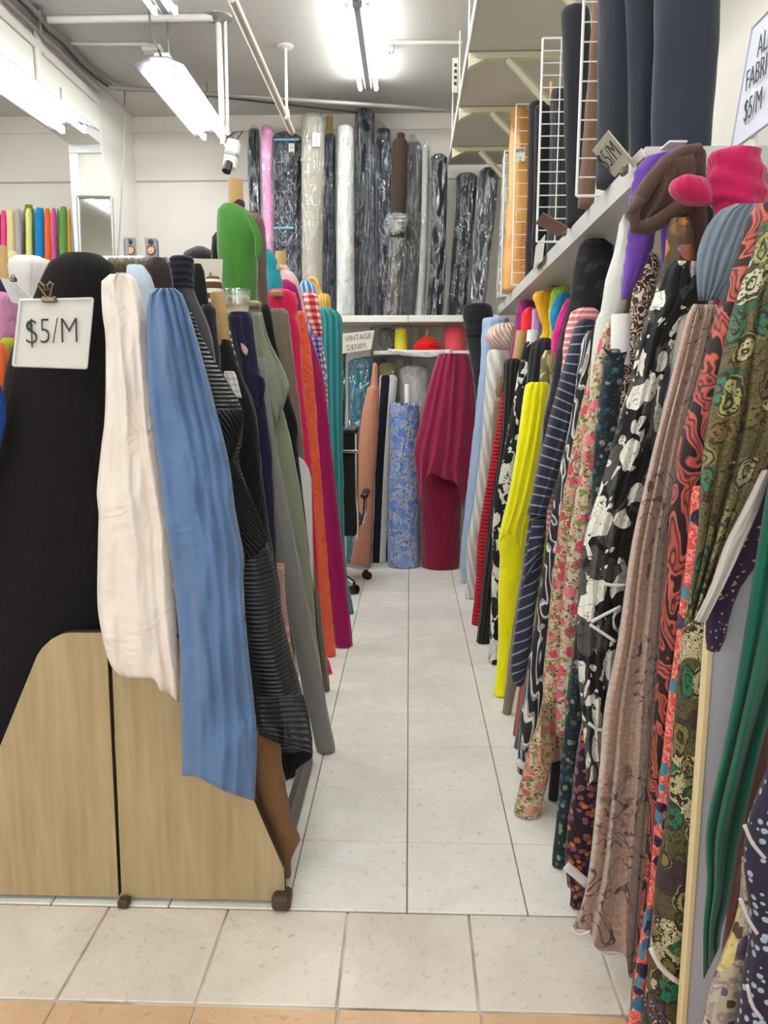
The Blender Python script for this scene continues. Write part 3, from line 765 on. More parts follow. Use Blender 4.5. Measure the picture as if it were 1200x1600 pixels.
# ------------------------------------------------------------------ left rack: end panels, rails
wood = wood_mat('oak_laminate', (176, 158, 122), (158, 139, 103)); wood_edge = paint('panel_edge', (62, 40, 30), .6)
def rack(label, pts, back, feet, rail=None):
    pw = [P(x, y, 1.89) for x, y in pts]; pw = [Vector((p.x, 1.89, max(.012, p.z))) for p in pw]
    e = empty('display_rack', (sum(p.x for p in pw)/len(pw), 1.89, 0), label, 'rack')
    MB().prism(pw, (0, .003, 0)).build('panel_face', wood, e)
    MB().prism([p+Vector((0, .003, 0)) for p in pw], (0, .022, 0)).build('end_panel', wood_edge, e)
    for c, d in feet: MB().box(c, d, min(d)*.2).build('foot', paint('foot_brown', (74, 56, 42), .5), e)
    if rail:
        MB().box(*rail, .004).build('base_rail', paint('rail_grey', (84, 80, 78), .5), e)
    return e
xl, xm, xr = P(-150, 1415, 1.89).x, P(184, 1415, 1.89).x, P(446, 1412, 1.89).x
lp = [(186, 1414), (166, 991), (158, 989), (106, 989), (96, 991), (80, 999), (66, 1012), (58, 1024), (0, 1166), (-78, 1356), (-80, 1417)]
e1 = rack('left wooden rack end panel with rounded top corner, under the black fabric', lp, 1.9, [((P(194, 1408, 1.87).x, 1.87, .012), (.03, .03, .024))])
rp = [(446, 1411), (443, 1358), (396, 1250), (300, 1030), (286, 1004), (268, 992), (200, 992), (173, 994), (191, 1413)]
e2 = rack('right wooden rack end panel with slanted side, under the cream and blue fabrics', rp, 1.9, [((P(440, 1404, 1.875).x, 1.885, .022), (.05, .06, .042))], ((xr-.03, 2.38, .075), (.018, .56, .12)))
# pale divider board with a rounded corner further down the rack
dv = [(459, 960), (459, 712), (464, 713), (474, 720), (482, 733), (486, 750), (487, 790), (491, 960), (500, 1060), (459, 1060)]
dvw = [P(x, y, 3.22) for x, y in dv[:-2]]; dvw = [dvw[0].copy()] + dvw[1:]; dvw[0].z = .15; dvw[-1].z = .15
MB().prism(dvw, (0, .018, 0)).build('divider_panel', paint('divider_grey', (205, 205, 203), .45), e2)

# ------------------------------------------------------------------ left row, front to back
black = plain('black_crepe', (20, 15, 18), .85, .03, .25)
bolt('large black fabric draped at the far left, above the left wooden end panel', [(397, 96, 160), (404, 86, 170), (420, 78, 177), (470, 54, 181), (562, 18, 184), (644, 4, 187), (800, -26, 189), (1000, -60, 188), (1300, -95, 186)], 2.075, black, d=.085, foot=-.92, folds=[(9, .022, 2, 1), (5, .03, 1, 1)], wr=.006, body='draped_roll')
cream_c = plain('cream_crepe', (232, 222, 212), .9, .2, .45, (10, 5), .05)
hung('cream fabric hanging over the right wooden end panel, gathered at its hem', [[(172, 428), (203, 428)], [(160, 437), (212, 436)], [(158, 448), (217, 447)], [(160, 492), (229, 490)], [(165, 533), (231, 533)], [(164, 644), (238, 644)], [(158, 700), (247, 700)], [(151, 770), (259, 770)], [(154, 800), (263, 800)], [(153, 850), (268, 850)], [(152, 940), (272, 940)], [(158, 985), (276, 1000)], [(168, 1028), (195, 1040), (240, 1040), (278, 1060)], [(178, 1048), (196, 1058), (238, 1061), (250, 1078), (262, 1082), (279, 1098)]], 1.80, cream_c, -.72, .02, rollY=1.945, bulge=.05, folds=(2.5, .008, .014), thick=.004, wr=.016, ph=1.0)
blue = plain('denim_blue', (92, 122, 164), .9, .2, .35, (9, 5), .06)
hung('blue fabric hanging over the right wooden end panel, beside the cream one', [[(244, 450), (272, 450)], [(234, 457), (281, 456)], [(230, 470), (289, 470)], [(228, 520), (306, 525)], [(231, 600), (327, 600)], [(242, 690), (350, 690)], [(250, 740), (360, 738)], [(256, 800), (367, 795)], [(266, 870), (381, 872)], [(271, 910), (380, 905)], [(280, 1000), (386, 1000)], [(283, 1100), (399, 1120)], [(284, 1180), (401, 1172)], [(284, 1212), (310, 1215), (330, 1226), (360, 1240), (398, 1252)]], 1.775, blue, -.58, .022, rollY=1.945, bulge=.055, folds=(4.2, .012, .008), wr=.026, ph=.4, drift=.9)
bolt('pale blue fabric roll with a flat top between the cream and blue drapes', [(414, 199, 225), (418, 195, 229), (440, 200, 238), (480, 208, 246), (560, 218, 258)], 2.02, plain('pale_blue', (190, 206, 222)), foot=-.60, d=.035)
bolt('dark brown fabric roll behind the blue drape', [(403, 233, 259), (408, 227, 264), (425, 224, 267), (460, 225, 270), (560, 235, 285)], 2.25, plain('dark_brown', (50, 38, 40)), foot=-.60, d=.06)
e = bolt('charcoal fabric roll behind the blue drape, its top gathered in rings', [(446, 267, 300), (456, 268, 303), (470, 272, 309), (500, 279, 322), (525, 285, 330), (560, 290, 336), (620, 300, 346), (760, 325, 372)], 2.36, plain('charcoal', (68, 66, 74), .95, .2), foot=-.55, d=.06)
loft('gathered_top', [(400, 270, 296), (405, 265, 301), (425, 264, 302), (450, 266, 303)], 2.36, plain('navy_knit', (36, 36, 50)), e, d=.06, base=None, gather=.05, gfreq=330, step=.004)
bolt('black fabric roll between the gathered charcoal roll and the kraft tube', [(412, 302, 314), (417, 300, 318), (445, 301, 322), (500, 306, 330), (600, 318, 345), (760, 340, 372)], 2.53, plain('black_knit', (20, 22, 27)), foot=-.54, d=.025)
bolt('navy denim roll just left of the upright kraft tube', [(476, 316, 331), (483, 314, 336), (520, 318, 340), (560, 324, 344), (640, 328, 348)], 2.46, plain('navy_denim', (40, 42, 60)), foot=-.53, d=.03, gather=.02, gfreq=120)
leather = ribbed('ribbed_black', (46, 54, 64), (8, 9, 13), .0125, 1, .38, 1.0, .2, 0, 0, .5)
leather2 = ribbed('ribbed_black_diagonal', (40, 42, 48), (12, 12, 15), .010, 0, .6, .9, .2, 0, .5)
e = bolt('black ribbed fabric hanging in folds beside the blue drape', [(484, 278, 297), (500, 284, 303), (525, 291, 313), (572, 300, 341), (610, 308, 362), (645, 318, 380), (690, 325, 378), (722, 330, 372), (780, 340, 392), (845, 348, 415), (900, 352, 432), (1000, 372, 448), (1080, 386, 470), (1137, 396, 484), (1160, 400, 488)], 2.13, leather, inner=-.47, d=.07, wr=.006, folds=[(3, .03, 1, 1)])
sheet('folded_flap', [[(336, 640), (381, 642)], [(338, 660), (380, 656)], [(343, 690), (372, 690)], [(352, 716), (361, 722)]], 2.045, leather2, e, bulge=.012, folds=(1.5, .002, .006))
sheet('folded_flap', [[(345, 724), (364, 716)], [(358, 770), (388, 768)], [(372, 820), (408, 818)], [(380, 850), (417, 840)], [(384, 877), (402, 866), (417, 848)]], 2.05, leather2, e, bulge=.015, folds=(1.5, .002, .006))
sheet('hem_flap', [[(400, 1090), (474, 1086)], [(403, 1130), (484, 1128)], [(404, 1147), (430, 1160), (489, 1178)]], 1.948, leather, e, bulge=.012, folds=(1.5, .002, .006))
sheet('hem_lining', [[(436, 1160), (488, 1170)], [(444, 1190), (487, 1184)], [(447, 1221), (466, 1200), (476, 1193)]], 2.11, plain('black_lining', (16, 16, 20)), e, bulge=.01, folds=(1, .002, .004))
bolt('brown twill fabric roll end poking out beside the right wooden end panel', [(1142, 393, 434), (1170, 394, 438), (1219, 395, 445), (1281, 412, 455), (1305, 424, 468), (1318, 430, 466), (1345, 441, 455)], 1.985, plain('brown_twill', (126, 92, 60), .9, .2, .5), d=.03, base=.02, gather=.03, gfreq=90)
e = bolt('kraft cardboard tube with black fabric below it, standing upright in the left row', [(530, 338, 360), (545, 338, 364), (575, 343, 374), (640, 356, 398), (760, 372, 412), (900, 398, 430), (1100, 430, 460)], 2.60, plain('black_wool', (20, 20, 26)), core=(457, 328, 351, 530, 338, 358), foot=-.44, d=.04)
loft('white_ribbed_strip', [(580, 350, 366), (590, 351, 370), (608, 357, 375), (622, 362, 379)], 2.535, stripes('white_rib', (232, 230, 228), (206, 204, 206), .02, .6, 1), e, d=.012, base=None)
bolt('roll wrapped in brown and white striped fabric behind the kraft tube', [(432, 324, 343), (437, 319, 346), (461, 320, 349), (520, 332, 362), (600, 345, 380)], 2.78, stripes('brown_white', (92, 60, 36), (226, 222, 216), .036, .6), foot=-.52, d=.04)
e = bolt('cream fabric roll with a clear collar, in front of the green drape', [(462, 353, 390), (470, 353, 391), (486, 356, 388), (540, 358, 390)], 2.86, plain('cream_rib', (224, 216, 186)), core=(472, 352, 363, 492, 354, 364), foot=-.62, d=.035)
MB().lathe(P(371, 464, 2.86)-Vector((0, 0, 0)), [(.048, -.03), (.05, .022), (.047, .026), (.045, -.03)], 24).build('clear_collar', plastic('collar_film', alpha=.35), e, True)
navy = plain('navy_cotton', (30, 31, 62), .9, .15, .35)
e = bolt('navy blue fabric with a folded flap beside the kraft tube', [(487, 359, 390), (493, 355, 393), (531, 364, 397), (577, 373, 404), (618, 378, 412), (700, 390, 424), (830, 404, 430), (950, 414, 438), (1100, 436, 460)], 2.675, navy, foot=-.42, d=.024)
sheet('folded_flap', [[(357, 492), (376, 492)], [(364, 530), (383, 535)], [(372, 565), (398, 578)], [(378, 592), (414, 594)], [(384, 618), (400, 608), (413, 615)], [(398, 640), (408, 632)]], 2.65, navy, e, bulge=.012, folds=(1, .003, .012))
sheet('raw_edge', [[(376, 536), (378, 536)], [(377, 545), (387, 546)], [(381, 553), (385, 556)]], 2.63, plain('pink_edge', (222, 196, 186)), e, bulge=.004, folds=(1, .001, .002), M=10)
e = bolt('dusty pink patterned fabric sliver beside the black ribbed fabric', [(880, 418, 444), (960, 432, 449), (1050, 448, 463), (1140, 468, 486)], 2.715, floral('pink_quilt', (206, 164, 156), [(176, 128, 122), (226, 190, 180)], None, 30), d=.01, foot=-.40)
e = bolt('grey wool fabric roll with its round foot out in the aisle', [(560, 392, 414), (640, 402, 424), (705, 412, 432), (760, 420, 444), (825, 428, 457), (900, 438, 472), (950, 447, 482), (1000, 458, 492), (1080, 474, 507), (1131, 486, 516), (1178, 493, 521)], 2.79, plain('grey_wool', (134, 133, 132), .95, .25, .15), d=.055)
sage = plain('sage_cotton', (138, 146, 126), .9, .2, .4)
e = bolt('sage green fabric with a flap spreading out towards the aisle', [(478, 384, 405), (490, 382, 409), (513, 392, 414), (583, 402, 425), (675, 427, 451), (800, 446, 474), (900, 466, 486), (1000, 480, 496)], 2.985, sage, d=.045)
loft('collar', [(470, 386, 404), (474, 381, 408), (480, 383, 407)], 2.97, plain('sage_light', (160, 164, 128)), e, d=.045, base=None, step=.006)
sheet('folded_flap', [[(394, 488), (409, 488)], [(399, 530), (420, 530)], [(404, 570), (441, 572)], [(409, 605), (452, 600)], [(414, 640), (430, 632), (452, 606)], [(430, 660), (438, 652)]], 2.935, sage, e, bulge=.03, folds=(2, .003, .012), ph=2)
e = bolt('black fabric strip showing between the sage and taupe fabrics', [(476, 409, 419), (490, 408, 424), (540, 420, 433), (620, 436, 452), (665, 444, 466), (700, 450, 465), (780, 461, 474), (845, 473, 481), (960, 486, 494)], 3.10, plain('black_poly', (20, 20, 24)), d=.04)
green = plain('grass_green', (72, 134, 54), .9, .25, .35)
e = bolt('bright green fabric draped over a tall tube', [(319, 347, 376), (325, 341, 385), (345, 340, 397), (375, 340, 404), (400, 341, 402), (450, 349, 402), (475, 352, 402), (560, 368, 420), (760, 405, 455)], 3.28, green, core=(281, 356, 379, 325, 358, 381), foot=-.56, d=.09, folds=[(6, .02, 1, 1)])
sheet('folded_tail', [[(384, 330), (392, 335)], [(390, 350), (402, 352)], [(398, 372), (409, 374)], [(398, 394), (409, 392)], [(400, 404), (405, 405)]], 3.17, green, e, bulge=.02, folds=(1.5, .003, .008), M=14)
loft('wrapped_band', [(312, 360, 380), (318, 359, 382), (326, 358, 382)], 3.28, plain('plum', (74, 40, 50)), e, d=.035, base=None, step=.01)
bolt('taupe brown fabric roll right behind the green drape', [(333, 393, 403), (339, 390, 409), (355, 391, 414), (390, 394, 416), (470, 403, 420), (560, 415, 434), (700, 434, 456)], 3.46, plain('taupe_brown', (118, 98, 92)), foot=-.56, d=.05, gather=.015, gfreq=80)
bolt('taupe grey fabric roll crinkled at the top, beside the hot pink roll', [(482, 424, 446), (488, 420, 451), (507, 422, 453), (560, 431, 459), (624, 441, 467), (700, 454, 474), (850, 474, 488), (1000, 495, 507), (1060, 503, 513)], 3.38, plain('taupe_grey', (122, 108, 94), .9, .2, .8), d=.06, gather=.02, gfreq=110)
bolt('turquoise fabric roll with a tied neck, behind the hot pink bundle', [(389, 415, 421), (396, 414, 427), (410, 415, 433), (420, 417, 431), (428, 416, 438), (452, 418, 442), (520, 426, 450)], 3.74, plain('turquoise', (34, 150, 164)), foot=-.56, d=.05)
pink = plain('hot_pink', (226, 34, 92), .85, .2, .6)
e = bolt('hot pink fabric bundled around a short cardboard core', [(452, 424, 452), (458, 417, 462), (470, 416, 465), (482, 418, 465), (492, 424, 463), (510, 440, 468), (554, 455, 470), (600, 460, 473), (671, 469, 481), (725, 475, 487), (825, 485, 493), (1000, 494, 505), (1034, 505, 514)], 3.60, pink, d=.06, gather=.03, gfreq=140, folds=[(4, .03, 3, 0)])
MB().box(P(433, 459, 3.53), (.052, .03, .026), .006).build('core_end', kraft, e)
bolt('orange coral fabric roll with wrinkled foot', [(486, 462, 474), (492, 459, 477), (510, 461, 480), (537, 465, 484), (600, 469, 491), (725, 483, 500), (850, 489, 510), (930, 496, 516), (985, 502, 521), (1018, 510, 521)], 3.86, plain('coral_orange', (238, 100, 62), .85, .2, .8, (10, 6)), d=.06, gather=.015, gfreq=100)
bolt('magenta fabric roll with a flat foot on the floor of the aisle', [(437, 440, 452), (445, 440, 462), (470, 447, 470), (490, 455, 474), (519, 464, 484), (598, 477, 507), (725, 492, 521), (875, 506, 538), (975, 517, 548), (1010, 521, 547)], 4.02, plain('magenta', (156, 10, 92), .85, .2, .3), d=.06)
e = bolt('pale pink fabric roll with its cardboard core showing', [(419, 434, 448), (423, 437, 455), (432, 438, 463), (446, 441, 467), (500, 450, 478), (620, 468, 496)], 4.22, plain('pale_pink', (226, 190, 186)), core=(393, 430, 447, 412, 431, 447), foot=-.55, d=.05)
loft('tied_neck', [(409, 432, 446), (414, 431, 448), (421, 434, 452)], 4.22, plain('pale_pink', (226, 190, 186)), e, d=.04, base=None, gather=.03, gfreq=300, step=.008)
ging = plaid('red_gingham', (232, 226, 222), (214, 110, 112), (184, 26, 40), .036)
e = bolt('red and white gingham fabric folded over the top of a roll', [(456, 475, 490), (461, 472, 496), (494, 478, 501), (516, 487, 505), (530, 492, 503), (600, 500, 512)], 4.38, ging, foot=-.47, d=.05)
loft('plaid_layer', [(526, 486, 501), (540, 489, 503), (560, 494, 504), (600, 500, 511)], 4.34, plaid('blue_plaid', (190, 196, 220), (110, 116, 180), (62, 62, 130), .03), e, d=.03, base=None)
bolt('blue and white striped roll behind the gingham fabric', [(439, 471, 485), (443, 467, 489), (460, 470, 493), (520, 480, 503)], 4.48, stripes('blue_stripe', (52, 124, 182), (196, 216, 232), .03, .6, 0), foot=-.62, d=.03)
yel = ribbed('yellow_rib', (232, 190, 96), (204, 152, 66), .016, 0)
e = bolt('yellow ribbed knit roll with a curled tail, above the teal roll', [(459, 499, 513), (463, 496, 516), (470, 496, 517), (500, 498, 518), (560, 500, 520)], 4.78, yel, foot=-.62, d=.05)
MB().path([P(x, y, 4.78) for x, y in ((483, 438), (487, 435), (492, 437), (496, 445), (500, 458), (504, 470))], .016).build('curled_tail', yel, e, True)
bolt('teal ribbed knit roll, last of the left row before the office chair', [(480, 502, 515), (485, 499, 526), (496, 500, 534), (520, 501, 535), (650, 503, 536), (825, 515, 538), (900, 527, 542), (945, 537, 551), (960, 540, 548)], 4.62, ribbed('teal_rib', (62, 160, 162), (30, 116, 122), .030, 0, .8, .9), d=.05)

# left neighbour row, only slivers at the left edge
bolt('folded white fabric stack top at the far left, behind the clip sign', [(400, 25, 62), (406, 18, 76), (425, 17, 78), (440, 19, 74), (480, 24, 70), (600, 20, 66)], 2.42, plain('white_cotton', (224, 222, 218)), foot=-1.25, d=.08, folds=[(3, .05, 2, 0)], gather=.03, gfreq=160)
bolt('pink jersey roll at the left edge behind the clip sign', [(456, -30, 10), (463, -36, 20), (500, -36, 23), (528, -40, 24), (600, -50, 20)], 2.30, plain('pink_jersey', (206, 140, 176)), foot=-1.5, d=.07, gather=.03, gfreq=90)
bolt('lime green fabric roll at the left edge behind the clip sign', [(528, 4, 24), (533, 0, 26), (600, -12, 22), (700, -30, 10)], 2.20, plain('lime', (170, 182, 44)), foot=-1.42, d=.035)
bolt('orange fabric drape at the left edge, below the lime roll', [(536, -20, 6), (545, -26, 11), (580, -34, 17), (640, -50, 8), (720, -70, -10)], 2.13, plain('orange', (236, 106, 52)), foot=-1.6, d=.03)
bolt('royal blue fabric at the left edge, below the orange drape', [(600, -40, 2), (640, -45, 8), (680, -50, 4), (760, -70, -20)], 1.955, plain('royal_blue', (20, 64, 150)), foot=-1.62, d=.02)
bolt('kraft cardboard tube with purple cloth at the left edge', [(437, -4, 18), (470, -6, 16), (560, -14, 10)], 2.55, plain('deep_purple', (60, 30, 70)), core=(384, -6, 9, 437, 0, 16), foot=-1.45, d=.04)
bolt('pale yellow roll beside the kraft tube at the left edge', [(392, 14, 24), (397, 11, 26), (440, 14, 30), (520, 14, 28)], 2.70, plain('pale_yellow', (226, 212, 160)), foot=-1.36, d=.04)
# paper sign clipped on the white stack
e = empty('paper_sign', P(25, 440, 2.12), 'tilted white paper sign at the left edge, clipped above the pink roll', 'sign')
q = [P(x, y, Y) for x, y, Y in ((0, 434, 2.17), (20, 437, 2.13), (54, 469, 2.13), (30, 475, 2.17), (18, 472, 2.19))]
MB().prism(q, (0, .003, 0)).build('paper', paint('paper', (216, 218, 220), .5), e)
rr_ = (q[2]-q[1]).normalized(); uu_ = (q[1]-q[3]).normalized()
for k, w in ((0, .030), (1, .024), (2, .010)):
    for j in range(5 if k < 2 else 1):
        MB().box(P(17+4.2*j*(.9)+1.5*k, 449+3.2*j+6.5*k-1.5, 2.125), (.006, .001, .0022)).build('faint_print', paint('print_grey', (168, 168, 172), .6), e)
clip_m = paint('clip_metal', (128, 118, 96), .3, .9)
MB().box(P(21, 437, 2.12), (.018, .012, .012), .003).build('clip', clip_m, e); MB().path([P(x, y, 2.115) for x, y in ((20, 436), (17, 431), (21, 429), (24, 434), (21, 437))], .0022).build('clip_wire', clip_m, e, True)

# acrylic $5/M sign clipped to the black drape
e = empty('price_sign', P(85, 520, 1.86), 'acrylic price sign reading $5/M held by a clip on the black drape', 'sign')
TL, TR, BR, BL = [P(x, y, Y) for x, y, Y in ((33, 470, 1.86), (146, 467, 1.86), (136, 575, 1.84), (22, 571, 1.84))]
MB().prism([BL, BR, TR, TL], (0, .004, 0)).build('card', card_m, e)
film = Mat('acrylic', .04, 0, 0, .6); film.col((240, 242, 244)); film.set('Alpha', .16)
for a, b in ((TL, TR), (TR, BR), (BR, BL), (BL, TL)):
    MB().rod(a+Vector((0, -.004, 0)), b+Vector((0, -.004, 0)), .0035, 8).build('acrylic_edge', paint('acrylic_rim', (196, 198, 196), .1, 0, .6), e, True)
MB().prism([p+Vector((0, -.006, 0)) for p in (BL, BR, TR, TL)], (0, .003, 0)).build('acrylic_cover', film.m, e)
r_ = (TR-TL); u_ = (TL-BL)
text('$5/M', .088, P(81, 519, 1.842), r_, u_, ink, e.children[0], stretch=.72, bold=-.0016)
cp = P(77, 468, 1.85)
MB().box(cp, (.034, .016, .014), .003).build('clip_jaw', clip_m, e)
for sg in (-1, 1): MB().path([cp+Vector((.004*sg, -.004, .005)), cp+Vector((.012*sg, -.012, .022)), cp+Vector((.018*sg, -.014, .032)), cp+Vector((.012*sg, -.016, .038)), cp+Vector((.004*sg, -.014, .030)), cp+Vector((.004*sg, -.01, .02))], .0028).build('clip_arm', clip_m, e, True)

# cream card sign behind the brown striped roll
e = empty('price_card', P(325, 425, 2.98), 'cream card behind the brown striped roll, mostly hidden', 'sign')
q = [P(x, y, 2.99) for x, y in ((276, 403), (348, 405), (346, 462), (276, 460))]
MB().prism(q, (0, .006, 0)).build('card', card_m, e)
text('A', .036, P(329, 431, 2.98), q[1]-q[0], q[0]-q[3], ink, e.children[0], stretch=.8)
MB().box((q[3]+q[2])/2+Vector((0, .02, -(q[3].z)/2)), (.03, .02, q[3].z)).build('stand', white_metal, e)

# ------------------------------------------------------------------ back left: counter, speakers, colour rolls
cz = P(205, 407, 5.55).z
e = empty('cutting_counter', (-1.9, 5.4, 0), 'white counter carrying the two small speakers, mostly hidden by fabric', 'counter')
MB().box((-2.03, 5.5, cz-.02), (.44, .3, .04), .006).build('worktop', white_metal, e)
for x in (-2.22, -1.84): MB().box((x, 5.5, (cz-.04)/2), (.04, .28, cz-.04), .003).build('side_panel', white_metal, e)
def speaker(px0, px1, pt, yaw, label):
    Y = 5.5; a = P(px0, pt, Y); b = P(px1, pt, Y); w = b.x-a.x; h = a.z-cz; c = Vector(((a.x+b.x)/2, Y, cz+h/2)); M = Matrix.Rotation(yaw, 3, 'Z')
    e = empty('bookshelf_speaker', (c.x, Y, cz), label, 'speaker', 'pair of bookshelf speakers')
    MB().box(c, (w, w*1.25, h), .006, M).build('cabinet', paint('speaker_grey', (92, 94, 98), .45), e)
    f = c+M @ Vector((0, -w*.63, 0))
    MB().box(f, (w*.96, .006, h*.97), .002, M).build('front_baffle', paint('speaker_front', (120, 122, 126), .4), e)
    MB().lathe(f+Vector((0, -.003, -h*.12)), [(w*.38, .002), (w*.40, -.006), (w*.34, -.006), (w*.30, -.001)], 24, 'Y').build('woofer_ring', paint('dark_ring', (52, 46, 46), .4), e, True)
    MB().lathe(f+Vector((0, -.006, -h*.12)), [(w*.31, -.002), (w*.27, -.004), (w*.13, .008), (w*.12, -.002), (.001, -.006)], 24, 'Y').build('woofer_cone', paint('copper_cone', (206, 140, 112), .35, .5), e, True)
    MB().lathe(f+Vector((0, -.003, h*.29)), [(w*.22, .002), (w*.22, -.005), (w*.12, -.004), (.001, -.008)], 20, 'Y').build('tweeter', blackp, e, True)
speaker(194, 211, 373, .42, 'left grey bookshelf speaker with copper cone, on the back counter')
speaker(228, 246, 374, .2, 'right grey bookshelf speaker with copper cone, on the back counter')
e = empty('fabric_bolt', (-1.7, 5.1, 0), 'mossy brown furry roll lying on the stand below the speakers', 'fabric bolt')
a, b = P(172, 412, 5.1), P(262, 412, 5.1); fur = plain('moss_fur', (86, 76, 56), 1.0, .5, 1.0, (60, 60), .3)
m = MB(); n = 40; sg = 20; R_ = rnd(); r0 = .045
vs = []
for i in range(n+1):
    for j in range(sg):
        t = 2*math.pi*j/sg; r = r0*(.86+.3*R_.random()); vs.append((a.x+(b.x-a.x)*i/n, 5.1+r*math.cos(t), a.z-.01+r*math.sin(t)))
m.add(vs, [(i*sg+j, (i+1)*sg+j, (i+1)*sg+(j+1) % sg, i*sg+(j+1) % sg) for i in range(n) for j in range(sg)]+[tuple(range(sg)), tuple(range(n*sg, n*sg+sg))]); m.build('fabric_roll', fur, e, True)
e2_ = empty('roll_stand', ((a.x+b.x)/2, 5.1, 0), 'grey stand under the mossy brown roll, hidden by the front rolls', 'stand')
MB().box(((a.x+b.x)/2, 5.1, (a.z-.066)/2), (b.x-a.x, .12, a.z-.066), .004).build('stand_box', paint('stand_grey', (150, 150, 148), .6), e2_)
bolt('black rounded fabric bundle behind the cream card, left of the green drape', [(385, 304, 320), (386, 299, 325), (389, 294, 331), (396, 288, 337), (404, 285, 341), (440, 284, 343), (520, 290, 345)], 4.1, plain('black_felt', (17, 15, 18), .95, .3, .2), foot=-1.0, d=.10)
bolt('black upright roll squeezed between the black bundle and the green drape', [(363, 337, 345), (366, 333, 348), (378, 331, 350), (410, 330, 352), (520, 340, 362)], 3.95, plain('black_felt', (17, 15, 18), .95, .3, .2), foot=-.78, d=.04)
# colour rolls along the far left wall
zc2 = 1.55
e = empty('display_shelf', (-3.1, 6.2, zc2), 'white shelf holding the row of bright cotton rolls, hidden behind the front fabrics', 'shelf')
MB().box((-3.05, 6.2, zc2-.03), (1.1, .4, .06), .004).build('board', white_metal, e)
for x in (-3.5, -2.62): MB().box((x, 6.25, (zc2-.06)/2), (.05, .28, zc2-.06), .004).build('leg', white_metal, e)
for i, (nm, c, l, r, t) in enumerate((('purple', (86, 40, 96), -10, 1, 330), ('hot pink', (232, 72, 134), 1, 10, 329), ('cream yellow', (226, 204, 150), 11, 23, 328), ('grey', (170, 166, 164), 23, 34, 327), ('lilac', (186, 150, 198), 33, 38.5, 329),
        ('olive green', (110, 140, 42), 38, 52, 320), ('pale lime', (224, 226, 132), 40, 50, 326), ('sky blue', (94, 184, 214), 48, 55.5, 326), ('azure blue', (18, 130, 196), 55, 69, 325), ('bright orange', (238, 104, 40), 69, 79, 326), ('rose pink', (222, 84, 152), 80, 88, 325), ('sage teal', (120, 164, 140), 87.5, 93, 326), ('leaf green', (104, 160, 70), 93, 105, 323), ('mustard', (222, 158, 56), 105.6, 111, 326))):
    Y = 6.335 if nm == 'sky blue' else 6.26 if nm in ('olive green', 'lilac', 'sage teal', 'sky blue') else 6.12
    b_ = bolt('%s cotton roll in the bright row on the far left wall' % nm, [(t, l+2, r-2), (t+2, l+1, r-1), (t+6, l+.5, r-.5), (400, l+1.3, r+.3), (450, l+2.3, r+1.3)], Y, plain('cotton_'+nm.replace(' ', '_'), c, .9, .15, .4), name='cotton_roll', group='bright cotton rolls on the far left wall', base=zc2, d=.045 if Y < 6.2 else .03, seg=20, step=.05)

# ------------------------------------------------------------------ rolls wrapped in film on the upper back shelf
film_m = plastic('clear_film', (236, 240, 244), .34, (30, 7), .10)
film_w = plastic('clear_film_white', (240, 242, 242), .22, (22, 9), .10)
film_long = plastic('clear_film_pleated', (232, 238, 244), .40, (60, 1.6), .09)
film_dense = plastic('clear_film_crumpled', (225, 232, 236), .46, (36, 16), .10)
def wrapped(label, rows, Y, mat, film, base=ZB+.002, core=None, d=.07, sticker=None, grp='rolls wrapped in film on the back shelf', top=None, bands=(), foot=None):
    e = bolt(label, rows, Y, mat, core=core, name='wrapped_roll', group=grp, base=base, d=d, wr=.002, foot=foot)
    k = 1.0
    rw = [(r[0], r[1]-k*.2, r[2]+k*.2) for r in rows]
    if top:
        y0, x0 = top; rw = [(y0, x0-3, x0+3), ((y0*2+rows[0][0])/3, x0-5, x0+5)]+rw
    loft('plastic_wrap', rw, Y, film, e, d=d+.006, base=base+.002, wr=.010, folds=[(7, .02, 5, 0), (4, .02, -3, 0)], grow=1.02, seg=40, step=.02, foot=foot)
    if sticker:
        x0, y0, x1, y1 = sticker; yy = Y-d-.014
        q = [P(x, y, yy) for x, y in ((x0, y0), (x1, y0), (x1, y1), (x0, y1))]
        MB().prism(q, (0, .002, 0)).build('paper_label', white_core, e)
        for k_ in range(2): MB().box((q[0]+q[1])/2+Vector((0, -.002, -.03-.03*k_)), ((q[1].x-q[0].x)*.5, .001, .006)).build('label_print', paint('print_grey', (168, 168, 172), .6), e)
    for (y, l, r) in bands:
        a, b = P(l, y, Y-d-.012), P(r, y, Y-d-.012)
        MB().box((a+b)/2, (b.x-a.x, .004, .014), .001).build('tape_band', paint('tape_blue', (120, 190, 214), .3), e)
    return e
navy_w = plain('wrapped_navy', (50, 54, 70)); dark_w = plain('wrapped_dark', (44, 46, 52)); black_w = plain('wrapped_black', (32, 33, 38))
YS = 6.12
wrapped('slim dark roll in clear film, leftmost on the back shelf', [(202, 391, 403), (206, 389, 405), (260, 388, 406), (360, 391, 408), (480, 394, 411)], 6.23, dark_w, film_m, top=(196, 397), d=.045)
wrapped('pink roll in clear film, second on the back shelf', [(198, 411, 422), (204, 409, 425), (280, 410, 425), (360, 413, 427), (480, 415, 429)], 6.03, plain('wrapped_pink', (216, 140, 186)), film_w, d=.05)
wrapped('wide navy roll in clear film with pale blue tape and a tag', [(210, 428, 466), (214, 426, 470), (260, 426, 471), (400, 427, 472), (480, 428, 474)], 6.23, plain('wrapped_slate', (62, 66, 80)), film_dense, sticker=(451, 224, 460, 238), bands=((218, 428, 468), (356, 427, 458)), d=.08)
wrapped('tall beige roll in clear film with a white paper label', [(179, 474, 504), (183, 472, 507), (230, 472, 507), (330, 472, 505), (470, 472, 503)], 6.03, plain('wrapped_beige', (184, 180, 162)), film_w, sticker=(488, 208, 500, 229), d=.08, top=None)
